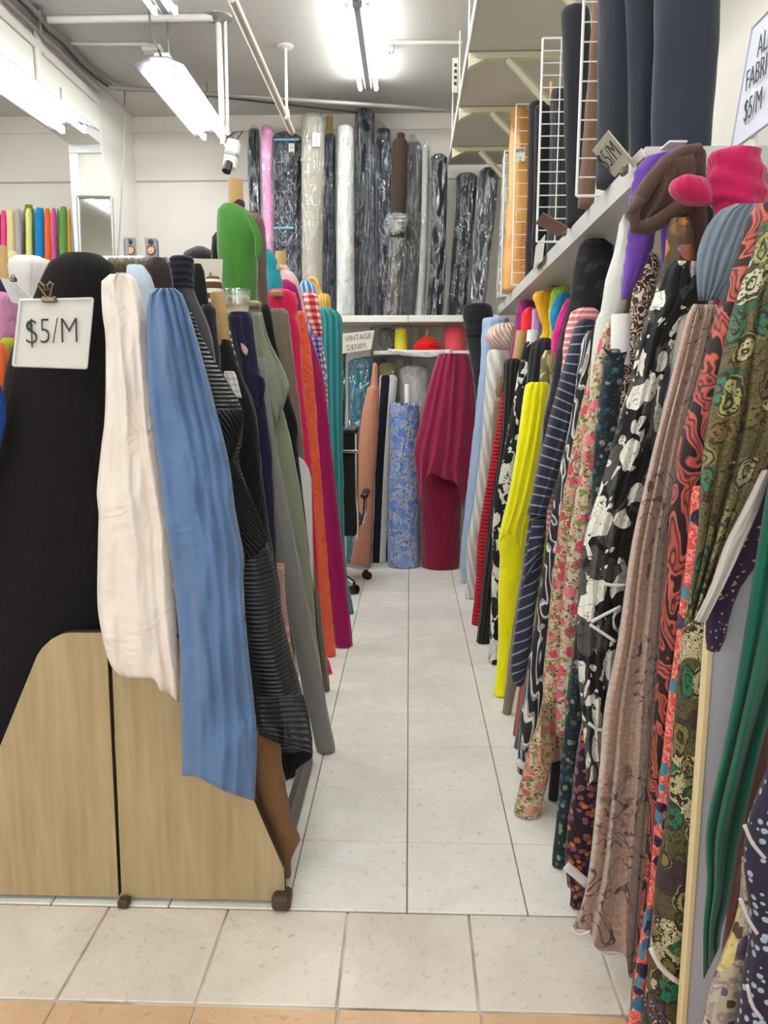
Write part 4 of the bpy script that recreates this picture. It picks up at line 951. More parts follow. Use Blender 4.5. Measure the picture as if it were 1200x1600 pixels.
wrapped('slim navy roll in pleated film with its cardboard core showing', [(210, 509, 522), (214, 507, 524), (320, 504, 524), (470, 502, 526)], 6.23, navy_w, film_long, core=(181, 510, 520, 210, 510, 520), d=.05)
wrapped('white roll in clear film between the dark ones on the back shelf', [(197, 530, 549), (201, 528, 552), (320, 527, 553), (480, 526, 554)], 6.03, plain('wrapped_white', (226, 226, 222)), film_w, d=.075)
wrapped('tallest black roll in long pleated film, near the middle of the back shelf', [(172, 556, 582), (176, 555, 585), (320, 554, 587), (482, 552, 584)], 6.22, plain('wrapped_inkblue', (46, 52, 62)), film_long, d=.075)
wrapped('narrow navy roll in twisted film right of the tallest black roll', [(204, 592, 605), (214, 589, 611), (330, 589, 612), (480, 588, 606)], 6.24, navy_w, film_m, top=(192, 598), d=.055)
br = plain('wrapped_brown', (66, 50, 44), .9, .1, .15)
e = wrapped('brown roll with a crumpled ball of film tied round its middle', [(372, 607, 634), (400, 607, 632), (485, 602, 626)], 6.03, plain('wrapped_brown2', (96, 86, 82)), film_dense, d=.06)
loft('bare_roll', [(218, 615, 635), (222, 613, 637), (280, 611, 636), (345, 610, 633), (378, 609, 632)], 6.03, br, e, d=.055, base=None, wr=.001)
loft('roll_tip', [(208, 621, 631), (211, 620, 633), (222, 620, 633)], 6.03, br, e, d=.03, base=None, wr=0)
loft('film_ball', [(332, 612, 626), (336, 604, 634), (346, 600, 637), (358, 600, 636), (366, 606, 632), (370, 612, 628)], 6.03, plastic('film_ball', (236, 238, 240), 1.5, (60, 60), .12), e, d=.10, base=None, wr=.02, step=.012, gather=.05, gfreq=200)
wrapped('grey roll in clear film with a pointed top, right of the brown roll', [(224, 636, 656), (230, 634, 659), (330, 634, 658), (400, 633, 656), (486, 626, 648)], 6.22, plain('wrapped_grey', (112, 112, 114)), film_m, top=(210, 646), d=.075)
wrapped('slim pale grey roll in clear film with a pink mark', [(228, 662, 670), (234, 660, 670), (330, 659, 669), (400, 656, 667), (486, 651, 663)], 6.05, plain('wrapped_silver', (176, 178, 174)), film_w, top=(222, 665), d=.04)
wrapped('black roll in clear film, last before the side shelf corner', [(242, 677, 695), (246, 674, 699), (330, 674, 698), (420, 671, 696), (486, 667, 692)], 6.03, black_w, film_m, d=.075)
wrapped('dark roll in crumpled film leaning in the back right corner', [(272, 716, 742), (276, 713, 746), (330, 712, 742), (400, 706, 736), (486, 700, 728)], YS, plain('wrapped_charcoal', (52, 54, 56)), film_dense, d=.085)
wrapped('leaning charcoal roll in film, rightmost on the back shelf', [(263, 754, 774), (267, 750, 778), (330, 744, 774), (400, 738, 766), (486, 729, 757)], YS-.12, plain('wrapped_graphite', (66, 68, 72)), film_m, d=.08)

# lower back shelf: cones, bundle, wrapped remnants, sign
def cone(px0, px1, pt, c, label, name='thread_cone', bands=14):
    a, b = P(px0, 545, 6.07), P(px1, 545, 6.07); x = (a.x+b.x)/2; r = (b.x-a.x)/2; h = P(px0, pt, 6.07).z-zs; e = empty(name, (x, 6.07, zs), label, 'thread cone')
    pr = [(r*.98, .001)]
    for i in range(bands*2+1): pr.append((r*(1-.06*i/(bands*2))*(1 if i % 2 else .97), .01+(h-.02)*i/(bands*2)))
    pr += [(r*.8, h), (r*.3, h)]
    MB().lathe((x, 6.07, zs), pr, 24).build('wound_thread', paint('thread_'+name+str(px0), c, .85), e, True)
    MB().rod((x, 6.07, zs+h-.02), (x, 6.07, zs+h+.012), r*.3, 12).build('cone_tip', white_core, e, True)
cone(616, 637, 514, (216, 210, 62), 'yellow thread cone on the lower back shelf')
red = plain('red_jersey', (226, 22, 22), .85, .2, .5)
bz0 = P(667, 546, 6.06)
e = empty('fabric_bundle', (bz0.x, 6.06, zs), 'red jersey bundle with a wooden stick, on the lower back shelf', 'fabric bundle')
loft('bundle', [(526, 662, 674), (529, 656, 680), (535, 650, 686), (541, 646, 690), (545, 645, 691)], 6.06, red, e, d=.10, base=zs+.001, gather=.05, gfreq=260, step=.008)
MB().rod(P(666, 530, 6.06), P(669, 515, 6.06), .014, 10).build('wooden_stick', paint('stick_wood', (186, 140, 92), .6), e, True)
e = bolt('coral pink stack of folded jersey on the lower back shelf', [(510, 696, 722), (513, 695, 726), (530, 693, 728), (546, 693, 730)], 6.1, plain('coral_pink', (240, 92, 100), .85, .2, .3), name='fabric_bundle', cat='fabric bundle', base=zs+.001, d=.10, gather=.03, gfreq=420, step=.008)
sh = plain('white_cloth', (228, 230, 228), .8, .1, .5)
e = empty('plastic_bag', P(655, 552, 5.95), 'white cloth edge hanging off the lower back shelf under the red bundle', 'cloth')
sheet('cloth', [[(606, 545), (650, 547), (706, 546)], [(608, 549), (650, 552), (706, 551)], [(632, 556), (660, 558), (700, 556)]], 5.955, sh, e, bulge=.02, folds=(3, .003, .008), thick=.006)
wrapped('crumpled grey remnant in film above the denim sign', [(512, 598, 610), (516, 592, 616), (530, 590, 618), (546, 590, 613)], 6.2, plain('wrapped_grey', (112, 112, 114)), film_dense, base=zs+.001, d=.08, grp='wrapped rolls standing at the back wall')
wrapped('grey remnant in film just below the denim sign', [(557, 566, 590), (560, 562, 598), (566, 561, 604), (575, 562, 602)], 6.31, plain('wrapped_grey', (112, 112, 114)), film_dense, base=.004, d=.03, grp='wrapped rolls standing at the back wall', foot=-.36)
e = empty('denim_sign', P(560, 545, 5.9), 'cream sign reading VINTAGE DENIM, tilted below the back shelf', 'sign')
q = [P(x, y, Y) for x, y, Y in ((520, 523, 5.90), (585, 516, 5.90), (580, 546, 5.88), (524, 554, 5.88))]
MB().prism(q, (0, .004, 0)).build('card', card_m, e)
dn = (q[2]-q[3]).normalized(); un = (q[0]-q[3]).normalized()
ctr = (q[0]+q[1]+q[2]+q[3])/4+Vector((.01, -.006, 0))
text('VINTAGE', .062, ctr+un*.032+dn*.03, dn, un, ink, e.children[0], stretch=.78, bold=-.001); text('DENIM', .060, ctr-un*.036+dn*.008, dn, un, ink, e.children[0], stretch=.8, bold=-.001)
MB().box((ctr.x-.1, 5.93, ctr.z+.22), (.004, .004, .33)).build('hanging_string', white_metal, e)

# ------------------------------------------------------------------ rolls standing on the floor at the back
wrapped('teal roll in crumpled film behind the office chair', [(560, 551, 578), (566, 545, 583), (590, 544, 584), (650, 544, 582), (880, 544, 578)], 6.05, plain('wrapped_teal', (22, 120, 142)), film_m, base=.004, d=.07, grp='wrapped rolls standing at the back wall')
wrapped('dark navy roll in film at the left of the teal wrapped one', [(552, 528, 542), (558, 525, 540), (700, 525, 539), (880, 525, 539)], 6.08, navy_w, film_m, base=.004, d=.05, grp='wrapped rolls standing at the back wall')
wrapped('olive yellow roll in film behind the salmon ribbed roll', [(567, 596, 618), (572, 592, 618), (600, 592, 618), (880, 592, 618)], 6.18, plain('wrapped_olive', (178, 176, 90)), film_m, top=(562, 610), base=.004, d=.045, grp='wrapped rolls standing at the back wall')
wrapped('white roll in film behind the blue floral lace roll', [(571, 630, 662), (577, 624, 670), (640, 624, 669), (880, 624, 664)], 6.17, plain('wrapped_white', (226, 226, 222)), film_w, base=.004, d=.08, grp='wrapped rolls standing at the back wall')
e = bolt('salmon striped ribbed roll with a narrow neck, behind the office chair', [(601, 580, 590), (606, 574, 593), (660, 564, 592), (720, 559, 588), (800, 556, 583), (862, 551, 579), (872, 548, 579), (879, 549, 578)], 5.86, stripes('salmon_rib', (208, 150, 122), (150, 94, 74), .0135, .62, 0, .3, .002, .85, .1, .5), d=.08)
loft('neck', [(567, 583, 588), (571, 582, 590), (598, 580, 591), (606, 578, 592)], 5.86, stripes('salmon_rib', (208, 150, 122), (150, 94, 74), .0135, .62, 0, .3, .002, .85, .1, .5), e, d=.03, base=None)
bolt('black and white lengthwise striped roll beside the blue floral roll', [(586, 595, 620), (590, 593, 623), (640, 591, 618), (720, 586, 612), (800, 583, 608), (879, 580, 605)], 6.05, stripes('mono_stripe', (22, 24, 38), (226, 226, 222), .118, .52, 0, .5, 0), d=.045)
bolt('blue floral lace roll with a white core, standing at the end of the aisle', [(630, 611, 652), (636, 608, 655), (700, 608, 655), (800, 606, 654), (860, 605, 654), (876, 606, 655), (888, 607, 654)], 5.90, floral('blue_lace', (182, 190, 206), [(98, 134, 208), (118, 152, 216), (86, 122, 200)], (150, 164, 196), 15, .42, None, .9, .9, (112, 136, 196)), core=(600, 632, 641, 631, 632, 641), cmat=white_core, d=.09, gather=.012, gfreq=90)
burg = plain('burgundy', (150, 24, 70), .75, .4, .3, (8, 4)); 
e = bolt('burgundy roll with its loose end draped over, at the end of the aisle', [(556, 690, 728), (562, 684, 734), (640, 672, 738), (746, 660, 722), (840, 659, 719), (888, 661, 718)], 5.90, plain('burgundy_roll', (132, 18, 54), .8, .2, .5), d=.13)
sheet('hanging_cloth', [[(692, 552), (726, 552)], [(684, 556), (733, 556)], [(669, 606), (741, 606)], [(653, 675), (743, 669)], [(647, 706), (740, 712)], [(652, 745), (668, 724), (692, 728), (714, 732), (733, 745)], [(655, 794), (660, 770), (670, 741), (693, 748), (714, 757), (719, 776), (725, 795)]], 5.72, burg, e, bulge=.07, folds=(5, .006, .022), step=.03, ph=.8)
e = bolt('black crinkled roll tied near its top, behind the burgundy drape', [(522, 727, 767), (530, 728, 768), (560, 735, 769), (640, 744, 766), (760, 742, 760), (885, 730, 746)], 5.60, plain('black_crinkle', (36, 36, 40), .9, .2, .6), d=.07, gather=.02, gfreq=110)
loft('tied_top', [(474, 732, 762), (480, 725, 768), (494, 723, 770), (504, 724, 769), (510, 727, 766), (516, 725, 767), (526, 727, 768)], 5.60, plain('black_knit2', (30, 30, 34), .95, .2, .4), e, d=.08, base=None, gather=.02, gfreq=200, step=.01)

# ------------------------------------------------------------------ office chair
cx, cy = -.66, 5.33
e = empty('office_chair', (cx, cy, 0), 'black mesh office chair with chrome base, half hidden by the teal roll', 'chair')
cush = plain('chair_mesh', (18, 18, 20), .8, .1, .1)
zt, zb_ = P(550, 668, 5.1).z, P(550, 842, 5.1).z
bx1 = P(560, 700, 5.1).x; bw = .46
MB().box((bx1-bw/2, 5.1, (zt+zb_)/2), (bw-.03, .03, zt-zb_-.04), .012).build('backrest', cush, e)
MB().box((bx1-bw/2, 5.09, zt-.02), (bw, .045, .04), .015).build('top_bar', blackp, e)
for x in (bx1-.012, bx1-bw+.012): MB().path([(x, 5.1, zt), (x, 5.09, (zt+zb_)/2), (x+.0, 5.12, zb_+.06), (x-.01, 5.2, zb_-.02)], .013).build('side_rail', chrome, e, True)
MB().box((bx1-bw/2, 5.07, P(550, 705, 5.1).z), (bw, .012, .022), .003).build('cross_strap', chrome, e)
MB().box((bx1-bw/2, 5.38, .45), (.46, .46, .07), .03).build('seat', cush, e)
for x in (bx1+.035, bx1-bw-.035):
    az = P(575, 772, 5.25).z
    MB().box((x, 5.28, az), (.055, .26, .04), .015).build('armrest', blackp, e)
    MB().path([(x, 5.2, az-.02), (x, 5.2, az-.12), (x-.02 if x > cx else x+.02, 5.24, az-.2), (x-.1 if x > cx else x+.1, 5.3, .44)], .014).build('arm_support', chrome, e, True)
MB().rod((-.62, 5.33, .1), (-.62, 5.33, .42), .028, 14).build('gas_column', blackp, e, True)
MB().rod((cx, 5.36, .36), (cx+.27, 5.30, .37), .006, 8).build('lever', blackp, e, True)
leg_tips = [FL(563, 905, .07), FL(548, 925, .07)]
hub = Vector((-.62, 5.33, .12))
for k in range(5):
    ang = math.radians(-45+72*k); tip = hub+Vector((math.cos(ang)*.35, math.sin(ang)*.35, -.045))
    mid_ = hub*.45+tip*.55+Vector((0, 0, .03))
    lg = MB().path([hub, hub*.75+tip*.25+Vector((0, 0, .02)), mid_, tip*.85+hub*.15+Vector((0, 0, .01)), tip], .016).build('base_leg', chrome, e, True)
    t2 = Vector((-math.sin(ang), math.cos(ang), 0))
    for sg in (-1, 1): MB().rod((tip.x+t2.x*.008*sg, tip.y+t2.y*.008*sg, .03), (tip.x+t2.x*.026*sg, tip.y+t2.y*.026*sg, .03), .03, 16).build('caster_wheel', blackp, e, True)
    MB().rod((tip.x, tip.y, .03), (tip.x, tip.y, .08), .01, 8).build('caster_stem', blackp, e, True)

# ------------------------------------------------------------------ dark rolls on the side shelf
SB = SZ+.003
def shelf_roll(label, rows, Y, mat, **k):
    return bolt(label, rows, Y, mat, name='shelf_roll', group='tall rolls on the side shelf', base=SB, **k)
kw = Mat('kraft_wrap', .38, 0, 0, .5); kw.col(kw.mix(kw.noise(kw.uv(9, 5), 1, 4, .5), (196, 134, 62), (224, 172, 100))); kw.bump(kw.noise(kw.uv(22, 9), 1, 4, 1.2), .7, .015)
e = shelf_roll('roll in orange kraft paper with red print and a white label', [(168, 801, 822), (173, 799, 825), (240, 796, 826), (320, 793, 826), (400, 787, 822), (463, 782, 814)], 4.86, kw.m, d=.07, wr=.008)
q = [P(x, y, 4.775) for x, y in ((806, 232), (821, 230), (820, 251), (806, 254))]
MB().prism(q, (0, .003, 0)).build('paper_label', white_core, e)
for k_ in range(2): text(('#MK', '2')[k_], .03, (q[0]+q[2])/2+Vector((0, -.004, .022-.05*k_)), (1, 0, 0), (0, 0, 1), ink, e)
ax0, ax1 = P(817, 424, 4.77), P(821, 345, 4.77)
text('OBSSVKISS', .062, (ax0+ax1)/2+Vector((0, -.012, 0)), (ax1-ax0), (-1, 0, 0), paint('red_print', (186, 92, 60), .6), e, name='vertical_print', stretch=1.0)
wrapped('clear wrapped pale roll squeezed behind the short wire grid', [(240, 788, 797), (246, 786, 800), (340, 782, 798), (440, 776, 794), (478, 772, 790)], 5.25, plain('wrapped_silver', (176, 178, 174)), film_dense, base=SB, d=.05, grp='tall rolls on the side shelf')
dk = lambda n, c: plain(n, c, .95, .12, .12)
shelf_roll('black roll right beside the orange kraft roll', [(160, 828, 852), (164, 826, 857), (300, 824, 856), (420, 820, 850)], 4.2, dk('shelf_black', (32, 29, 32)), d=.07)
shelf_roll('dark roll with a bare cardboard core behind the tall wire grid', [(140, 862, 886), (144, 860, 890), (300, 858, 888), (400, 853, 884)], 3.7, ribbed('shelf_pinrib', (58, 58, 60), (36, 36, 40), .02, 0, .9, .3), core=(128, 859, 866, 146, 859, 866), d=.06)
shelf_roll('second dark roll seen through the tall wire grid', [(165, 838, 858), (170, 836, 862), (300, 834, 860), (400, 830, 858)], 3.85, dk('shelf_ink', (24, 26, 36)), d=.05)
shelf_roll('slim black roll between the two tall wire grids', [(12, 880, 918), (18, 877, 922), (150, 881, 922), (300, 884, 922), (350, 885, 920)], 2.92, dk('shelf_black2', (40, 41, 48)), d=.08)
shelf_roll('taupe brown roll seen through the nearest wire grid', [(-30, 930, 950), (60, 922, 946), (180, 914, 938), (290, 906, 930)], 2.62, dk('shelf_taupe', (118, 92, 78)), d=.035)
shelf_roll('wide charcoal roll right of the nearest wire grid', [(-80, 936, 990), (0, 935, 988), (150, 934, 984), (280, 932, 980)], 2.36, dk('shelf_charcoal', (52, 56, 66)), d=.09, folds=[(4, .015, 1, 0)])
shelf_roll('slim slate roll, second from the right on the side shelf', [(-90, 972, 1030), (0, 978, 1030), (120, 982, 1026), (240, 984, 1020)], 2.23, dk('shelf_slate', (46, 50, 60)), d=.033, folds=[(5, .03, 0, 0)])
shelf_roll('broad navy roll, nearest on the side shelf', [(-110, 1028, 1128), (0, 1025, 1124), (120, 1021, 1118), (232, 1017, 1108)], 2.125, dk('shelf_navy', (46, 52, 66)), d=.06)

# tilted price cards on the shelf edge
def shelf_card(label, A, B, C, D, words=None, mat=card_m, name='price_card', size=.05):
    "A top right, B top left, C bottom left, D bottom right on the shelf edge; leans out over the aisle"
    pc, pd = FL(*C, SZ-.03), FL(*D, SZ-.03); pb = P(*B, pc.y)
    for p in (pc, pd): p.x = min(p.x, EX(p.y)-.008)
    pa = pd+(pb-pc)
    e = empty(name, (pc+pd)/2, label, 'sign')
    n = (pd-pc).cross(pb-pc).normalized(); n = n if n.y < 0 else -n
    cd = MB().prism([pc, pd, pa, pb], n*-.003).build('card', mat, e)
    if words:
        c = (pa+pb+pc+pd)/4
        text(words, size, c+n*.006, pd-pc, pb-pc, ink, cd, bold=-.0015)
    MB().box((pc+pd)/2+Vector((.004, 0, .0)), (.014, .03, .03), .003).build('clip', clip_m, e)
shelf_card('cream price card reading $5/M leaning out from the shelf edge', (948, 194), (925, 235), (960, 277), (987, 250), '$5/M', size=.07)
shelf_card('brown card leaning out from the shelf edge by the tall wire grid', (852, 331), (837, 348), (873, 369), (887, 354), None, paint('card_brown', (138, 104, 92), .5))
shelf_card('thin cream card standing at the shelf edge below the brown card', (846, 364), (838, 385), (834, 422), (848, 407), None, card_m)
shelf_card('thin white card sticking up at the near end of the shelf', (1008, 228), (985, 250), (990, 262), (1010, 244), None, white_core)
e = empty('shelf_tray', P(1050, 232, 2.0), 'white edged card lying over the purple bundle at the shelf end', 'sign')
q = [P(x, y, Y) for x, y, Y in ((1024, 241, 2.0), (1046, 222, 1.92), (1074, 222, 1.92), (1056, 241, 2.0))]
MB().prism(q, (0, 0, .004)).build('card', white_core, e)
# ALL FABRIC $5/M board
e = empty('fabric_sign', P(1165, 230, 1.52), 'pale board reading ALL FABRIC $5/M at the top right corner', 'sign')
Xs = .74
Bl, Br, Tl = AX(1142, 236, Xs), AX(1183, 232, Xs), AX(1176, 44, Xs)
up_ = (Tl-Bl); rt = Br-Bl; rt.z = 0; rt = Vector((0, -1, 0))*.20
q = [Bl, Bl+rt, Bl+rt+up_, Bl+up_]
n = rt.cross(up_).normalized(); n = n if n.x < 0 else -n
MB().prism(q, -n*.005).build('board', paint('board_lilac', (204, 208, 222), .35), e)
for a, b in ((0, 1), (1, 2), (2, 3), (3, 0)): MB().rod(q[a], q[b], .003, 6).build('board_edge', paint('board_rim', (170, 174, 192), .4), e, True)
c0 = (q[0]+q[2])/2+n*.006; L_ = up_.length; uu = up_.normalized()
for wd, f, sz in (('ALL', .24, .062), ('FABRIC', .02, .062), ('$5/M', -.25, .066)):
    text(wd, sz, c0+uu*L_*f, rt, uu, ink, e.children[0], stretch=.66, bold=-.001)
MB().rod((Xs+.02, Bl.y-.1, Bl.z-.12), (Xs+.004, Bl.y-.1, Bl.z+.1), .008, 8).build('stake', white_metal, e, True)

# ------------------------------------------------------------------ right row, back to front
e = bolt('pale blue chambray roll, farthest of the right row', [(496, 757, 792), (503, 754, 796), (540, 752, 786), (575, 750, 780), (700, 737, 766), (800, 726, 752), (875, 719, 743), (900, 721, 738)], 5.42, plain('chambray', (160, 182, 216), .9, .2, .6), d=.08, gather=.008, gfreq=70)
e = bolt('off white ribbed roll with a knotted cream bundle on top', [(546, 764, 802), (560, 761, 798), (590, 759, 790), (640, 756, 784), (700, 751, 773), (800, 738, 765), (850, 730, 752), (922, 728, 747), (933, 733, 745)], 5.0, ribbed('offwhite_rib', (222, 219, 212), (182, 178, 172), .05, 0, .9, .6, .6, .1, .35), d=.07, folds=[(3, .03, 5, 0)])
loft('knotted_bundle', [(504, 784, 799), (508, 772, 806), (516, 763, 809), (526, 759, 811), (536, 763, 810), (545, 772, 808), (549, 784, 800)], 4.98, ribbed('cream_crinkle', (226, 214, 200), (194, 150, 140), .022, 0, .9, .9, .5, .1, .5), e, d=.10, base=None, folds=[(6, .04, 3, 0)], step=.01)
bolt('khaki roll with a tied neck, between the off white and red rolls', [(588, 780, 788), (596, 778, 790), (612, 774, 788), (622, 776, 787), (632, 772, 788), (700, 767, 783), (850, 752, 769)], 4.74, plain('khaki', (138, 116, 82)), d=.05, gather=.03, gfreq=150)
bolt('red ribbed knit roll standing at the floor edge of the right row', [(612, 785, 795), (650, 779, 795), (700, 770, 790), (775, 757, 778), (850, 746, 768), (910, 743, 760), (970, 742, 754), (981, 745, 751)], 4.42, ribbed('red_rib', (206, 20, 44), (134, 6, 26), .022, 1, .85, .9), d=.05)
e = bolt('black ribbed roll gathered below its kraft core', [(560, 793, 813), (568, 788, 816), (590, 787, 815), (612, 787, 812), (700, 780, 808), (780, 768, 798), (830, 762, 790), (950, 750, 773), (1004, 747, 767)], 4.10, ribbed('black_rib', (40, 40, 42), (10, 10, 12), .028, 0, .85, .9), core=(517, 807, 824, 562, 804, 814), d=.06, gather=.012, gfreq=150)
bw = petals('mono_petals', (22, 22, 24), (226, 224, 214), (74, 74, 76), 12)
e = bolt('black and cream large leaf print roll beside the yellow drape', [(529, 826, 838), (534, 821, 841), (560, 814, 838), (612, 805, 832), (715, 786, 814), (805, 771, 802), (870, 769, 798), (950, 767, 792), (1058, 767, 787)], 3.78, petals('mono_petals_large', (20, 20, 22), (230, 228, 220), (36, 36, 38), 13), core=(516, 824, 842, 536, 823, 839), cmat=white_core, d=.06)
bolt('black pleated fabric draped over a roll behind the yellow one', [(528, 842, 860), (533, 834, 867), (548, 829, 868), (600, 823, 862), (700, 812, 846), (800, 800, 832)], 3.60, ribbed('black_pleat', (42, 42, 46), (14, 14, 16), .034, 0, .9, .9), foot=.50, d=.06, folds=[(7, .02, 1, 1)])
bolt('golden sage satin roll top beside the black pleated fabric', [(547, 852, 862), (556, 847, 866), (580, 844, 864), (600, 842, 862), (700, 826, 845)], 3.44, camo('gold_satin', [(0, (112, 104, 72)), (.45, (188, 180, 132)), (.56, (146, 136, 98)), (.64, (214, 208, 170))], 12, 6, 1.5, .45), foot=.62, d=.035)
yl = plain('lemon_yellow', (255, 250, 0), .8, .25, .35, (12, 5), .04)
e = bolt('bright lemon yellow roll with its loose end hanging over', [(600, 828, 856), (606, 821, 859), (675, 811, 850), (750, 800, 839), (800, 789, 828), (847, 778, 822), (875, 781, 817), (925, 779, 812), (1000, 779, 803), (1060, 774, 797), (1084, 772, 794), (1093, 776, 791)], 3.36, yl, d=.055, gather=.014, gfreq=80)
sheet('hanging_cloth', [[(828, 597), (855, 597)], [(820, 606), (859, 605)], [(811, 675), (851, 670)], [(800, 745), (838, 745)], [(790, 797), (828, 790)], [(780, 845), (797, 831), (818, 829)], [(778, 850), (797, 833), (808, 848), (815, 862)]], 3.275, yl, e, bulge=.05, folds=(3, .004, .015))
bolt('taupe fabric roll between the yellow and pinstripe rolls', [(576, 868, 884), (584, 862, 887), (597, 861, 884), (650, 850, 879), (800, 828, 851), (1000, 798, 822), (1100, 787, 801), (1118, 788, 798)], 3.16, plain('taupe', (134, 120, 104), .95, .25, .4), d=.05)
bolt('tall black lace printed roll reaching under the shelf', [(374, 912, 948), (380, 905, 956), (400, 901, 960), (480, 888, 948), (540, 872, 920), (600, 862, 900), (700, 848, 880)], 2.76, floral('black_lace', (30, 30, 34), [(52, 52, 58), (44, 44, 50)], None, 26, .4), foot=.62, d=.04)
bolt('pink and white gingham seersucker roll behind the pinstripe one', [(481, 902, 930), (486, 893, 936), (500, 888, 936), (530, 882, 928), (580, 876, 915), (640, 868, 900), (760, 852, 880)], 2.675, stripes('pink_check', (226, 122, 120), (232, 214, 214), .022, .55, 1, .8), foot=.60, d=.03, gather=.02, gfreq=90)
pin = stripes('navy_pinstripe', (48, 52, 68), (148, 150, 168), .034, .84, 1, .2)
e = hung('navy pinstripe fabric folded over a roll, beside the yellow one', [[(907, 498), (929, 499)], [(899, 508), (931, 505)], [(884, 560), (914, 562)], [(870, 610), (902, 625)], [(858, 655), (893, 668)], [(842, 725), (874, 735)], [(831, 775), (860, 780)], [(823, 804), (852, 808)]], 2.58, pin, .47, .028, rollY=2.605, bulge=.05, folds=(1.5, .002, .006), ph=0)
loft('lower_roll', [(800, 829, 853), (850, 822, 850), (912, 815, 841), (1012, 801, 829), (1050, 798, 822), (1070, 803, 818)], 2.60, stripes('navy_pinstripe_bias', (48, 52, 68), (140, 142, 160), .034, .84, 1, .2, 0, .85, .1, 0, .5), e, d=.035, base=None)
sheet('folded_corner', [[(832, 812), (850, 812)], [(826, 850), (848, 845)], [(815, 922), (838, 880)]], 2.545, pin, e, bulge=.015, folds=(1, .002, .005))
bolt('coral fabric roll low down between the taupe and graphic print rolls', [(980, 826, 840), (1000, 824, 838), (1085, 810, 824), (1140, 802, 813)], 2.95, ribbed('coral_low', (196, 108, 96), (160, 80, 72), .02, 0), d=.025)
bolt('slate grey roll foot beside the graphic print scarf', [(1000, 832, 848), (1100, 815, 830), (1166, 802, 815)], 2.84, plain('slate', (86, 84, 86), .95, .3), d=.03)
graphic = marble('mono_graphic', [(0, (30, 30, 36)), (.3, (44, 44, 52)), (.36, (214, 214, 216)), (.56, (220, 218, 214)), (.62, (96, 80, 72)), (.74, (186, 180, 184)), (.86, (28, 30, 40))], 11, 4.5, 5, .5)
e = bolt('black, white and mauve graphic print fabric with a white selvedge', [(516, 920, 934), (524, 914, 937), (570, 905, 930), (650, 892, 920), (725, 877, 908), (800, 862, 895), (875, 852, 884), (1000, 832, 866), (1100, 818, 850), (1150, 812, 848), (1206, 808, 846)], 2.46, graphic, inner=.50, d=.04, folds=[(5, .03, 1, 1)])
strap([(808, 1190), (826, 1202), (846, 1204)], 2.41, 11, plain('selvedge_white', (224, 222, 222)), e)
fl1 = floral('rose_cream', (216, 204, 172), [(198, 60, 84), (186, 132, 110), (176, 72, 88), (206, 150, 130)], (122, 132, 66), 30, .42, 80, .85, .4, (168, 120, 90))
e = bolt('cream fabric with rose and olive sprigs, its roll foot standing on the tiles', [(479, 946, 955), (486, 938, 957), (530, 928, 950), (587, 920, 944), (687, 897, 922), (777, 880, 908), (865, 868, 895), (950, 859, 890), (1050, 850, 886), (1112, 845, 878), (1180, 824, 864), (1240, 810, 850), (1272, 807, 842), (1284, 810, 838)], 2.365, fl1, d=.038, folds=[(4, .03, 2, 0)])
fl2 = floral('rose_pale', (222, 214, 194), [(214, 66, 100), (226, 120, 130), (150, 90, 70)], (140, 148, 78), 23, .42, 70, .85, .4, (176, 156, 116))
e = bolt('pale fabric with larger pink roses, hanging beside the sprigged one', [(503, 948, 962), (512, 943, 966), (558, 930, 956), (640, 920, 945), (704, 911, 936), (825, 891, 922), (937, 879, 908), (1025, 874, 899), (1094, 870, 894), (1148, 869, 889)], 2.24, fl2, inner=.52, d=.045, folds=[(4, .04, 1, 0)])
sheet('under_layer', [[(846, 1100), (884, 1100)], [(845, 1150), (888, 1145)], [(846, 1197), (884, 1186)]], 2.275, floral('rust_ditsy', (150, 122, 92), [(164, 70, 70), (120, 84, 60), (186, 110, 96)], (96, 92, 56), 26, .4), e, bulge=.02, folds=(1.5, .003, .008))
tealf = floral('teal_ditsy', (30, 42, 52), [(58, 92, 100), (92, 112, 110), (36, 64, 78), (140, 140, 120)], (40, 60, 50), 44, .36, 110)
e = bolt('dark teal ditsy floral roll below a white cardboard core', [(545, 950, 979), (552, 944, 980), (580, 942, 976), (617, 937, 970), (690, 930, 961), (777, 924, 950), (900, 912, 938), (1062, 890, 915), (1200, 876, 900), (1281, 869, 892), (1342, 863, 885), (1352, 866, 882)], 2.09, tealf, core=(491, 955, 985, 552, 957, 981), cmat=white_core, d=.045)
sheet('flared_collar', [[(942, 543), (962, 552), (980, 549)], [(950, 556), (964, 562), (978, 560)]], 2.04, tealf, e, bulge=.015, folds=(1, .002, .003), M=14)
bolt('thin dark roll with cream squiggle print behind the white core', [(398, 1001, 1025), (402, 998, 1029), (480, 986, 1019), (560, 972, 1003), (650, 960, 988), (760, 945, 970)], 2.20, swirl('cream_squiggle', (42, 30, 34), (214, 204, 184), 30, .055, .85, (96, 44, 36)), foot=.62, d=.045)
bolt('olive and brown print sliver left of the squiggle print roll', [(424, 986, 996), (430, 982, 999), (490, 970, 988), (600, 950, 968), (760, 925, 945)], 2.41, floral('olive_brown', (96, 82, 50), [(136, 92, 56), (120, 124, 62), (150, 70, 60)], None, 24, .4), foot=.66, d=.03)
satin = floral('amber_satin', (92, 72, 48), [(190, 124, 56), (150, 104, 128), (166, 96, 60), (112, 88, 60)], None, 26, .44, None, .4)
bolt('amber and brown floral satin roll standing above the black and white print', [(341, 1049, 1076), (345, 1043, 1081), (410, 1037, 1084), (450, 1030, 1078), (520, 1012, 1056), (640, 990, 1030)], 1.765, satin, foot=.60, d=.02)
bwm = petals('mono_blossom', (24, 24, 26), (218, 218, 208), (78, 76, 74), 25)
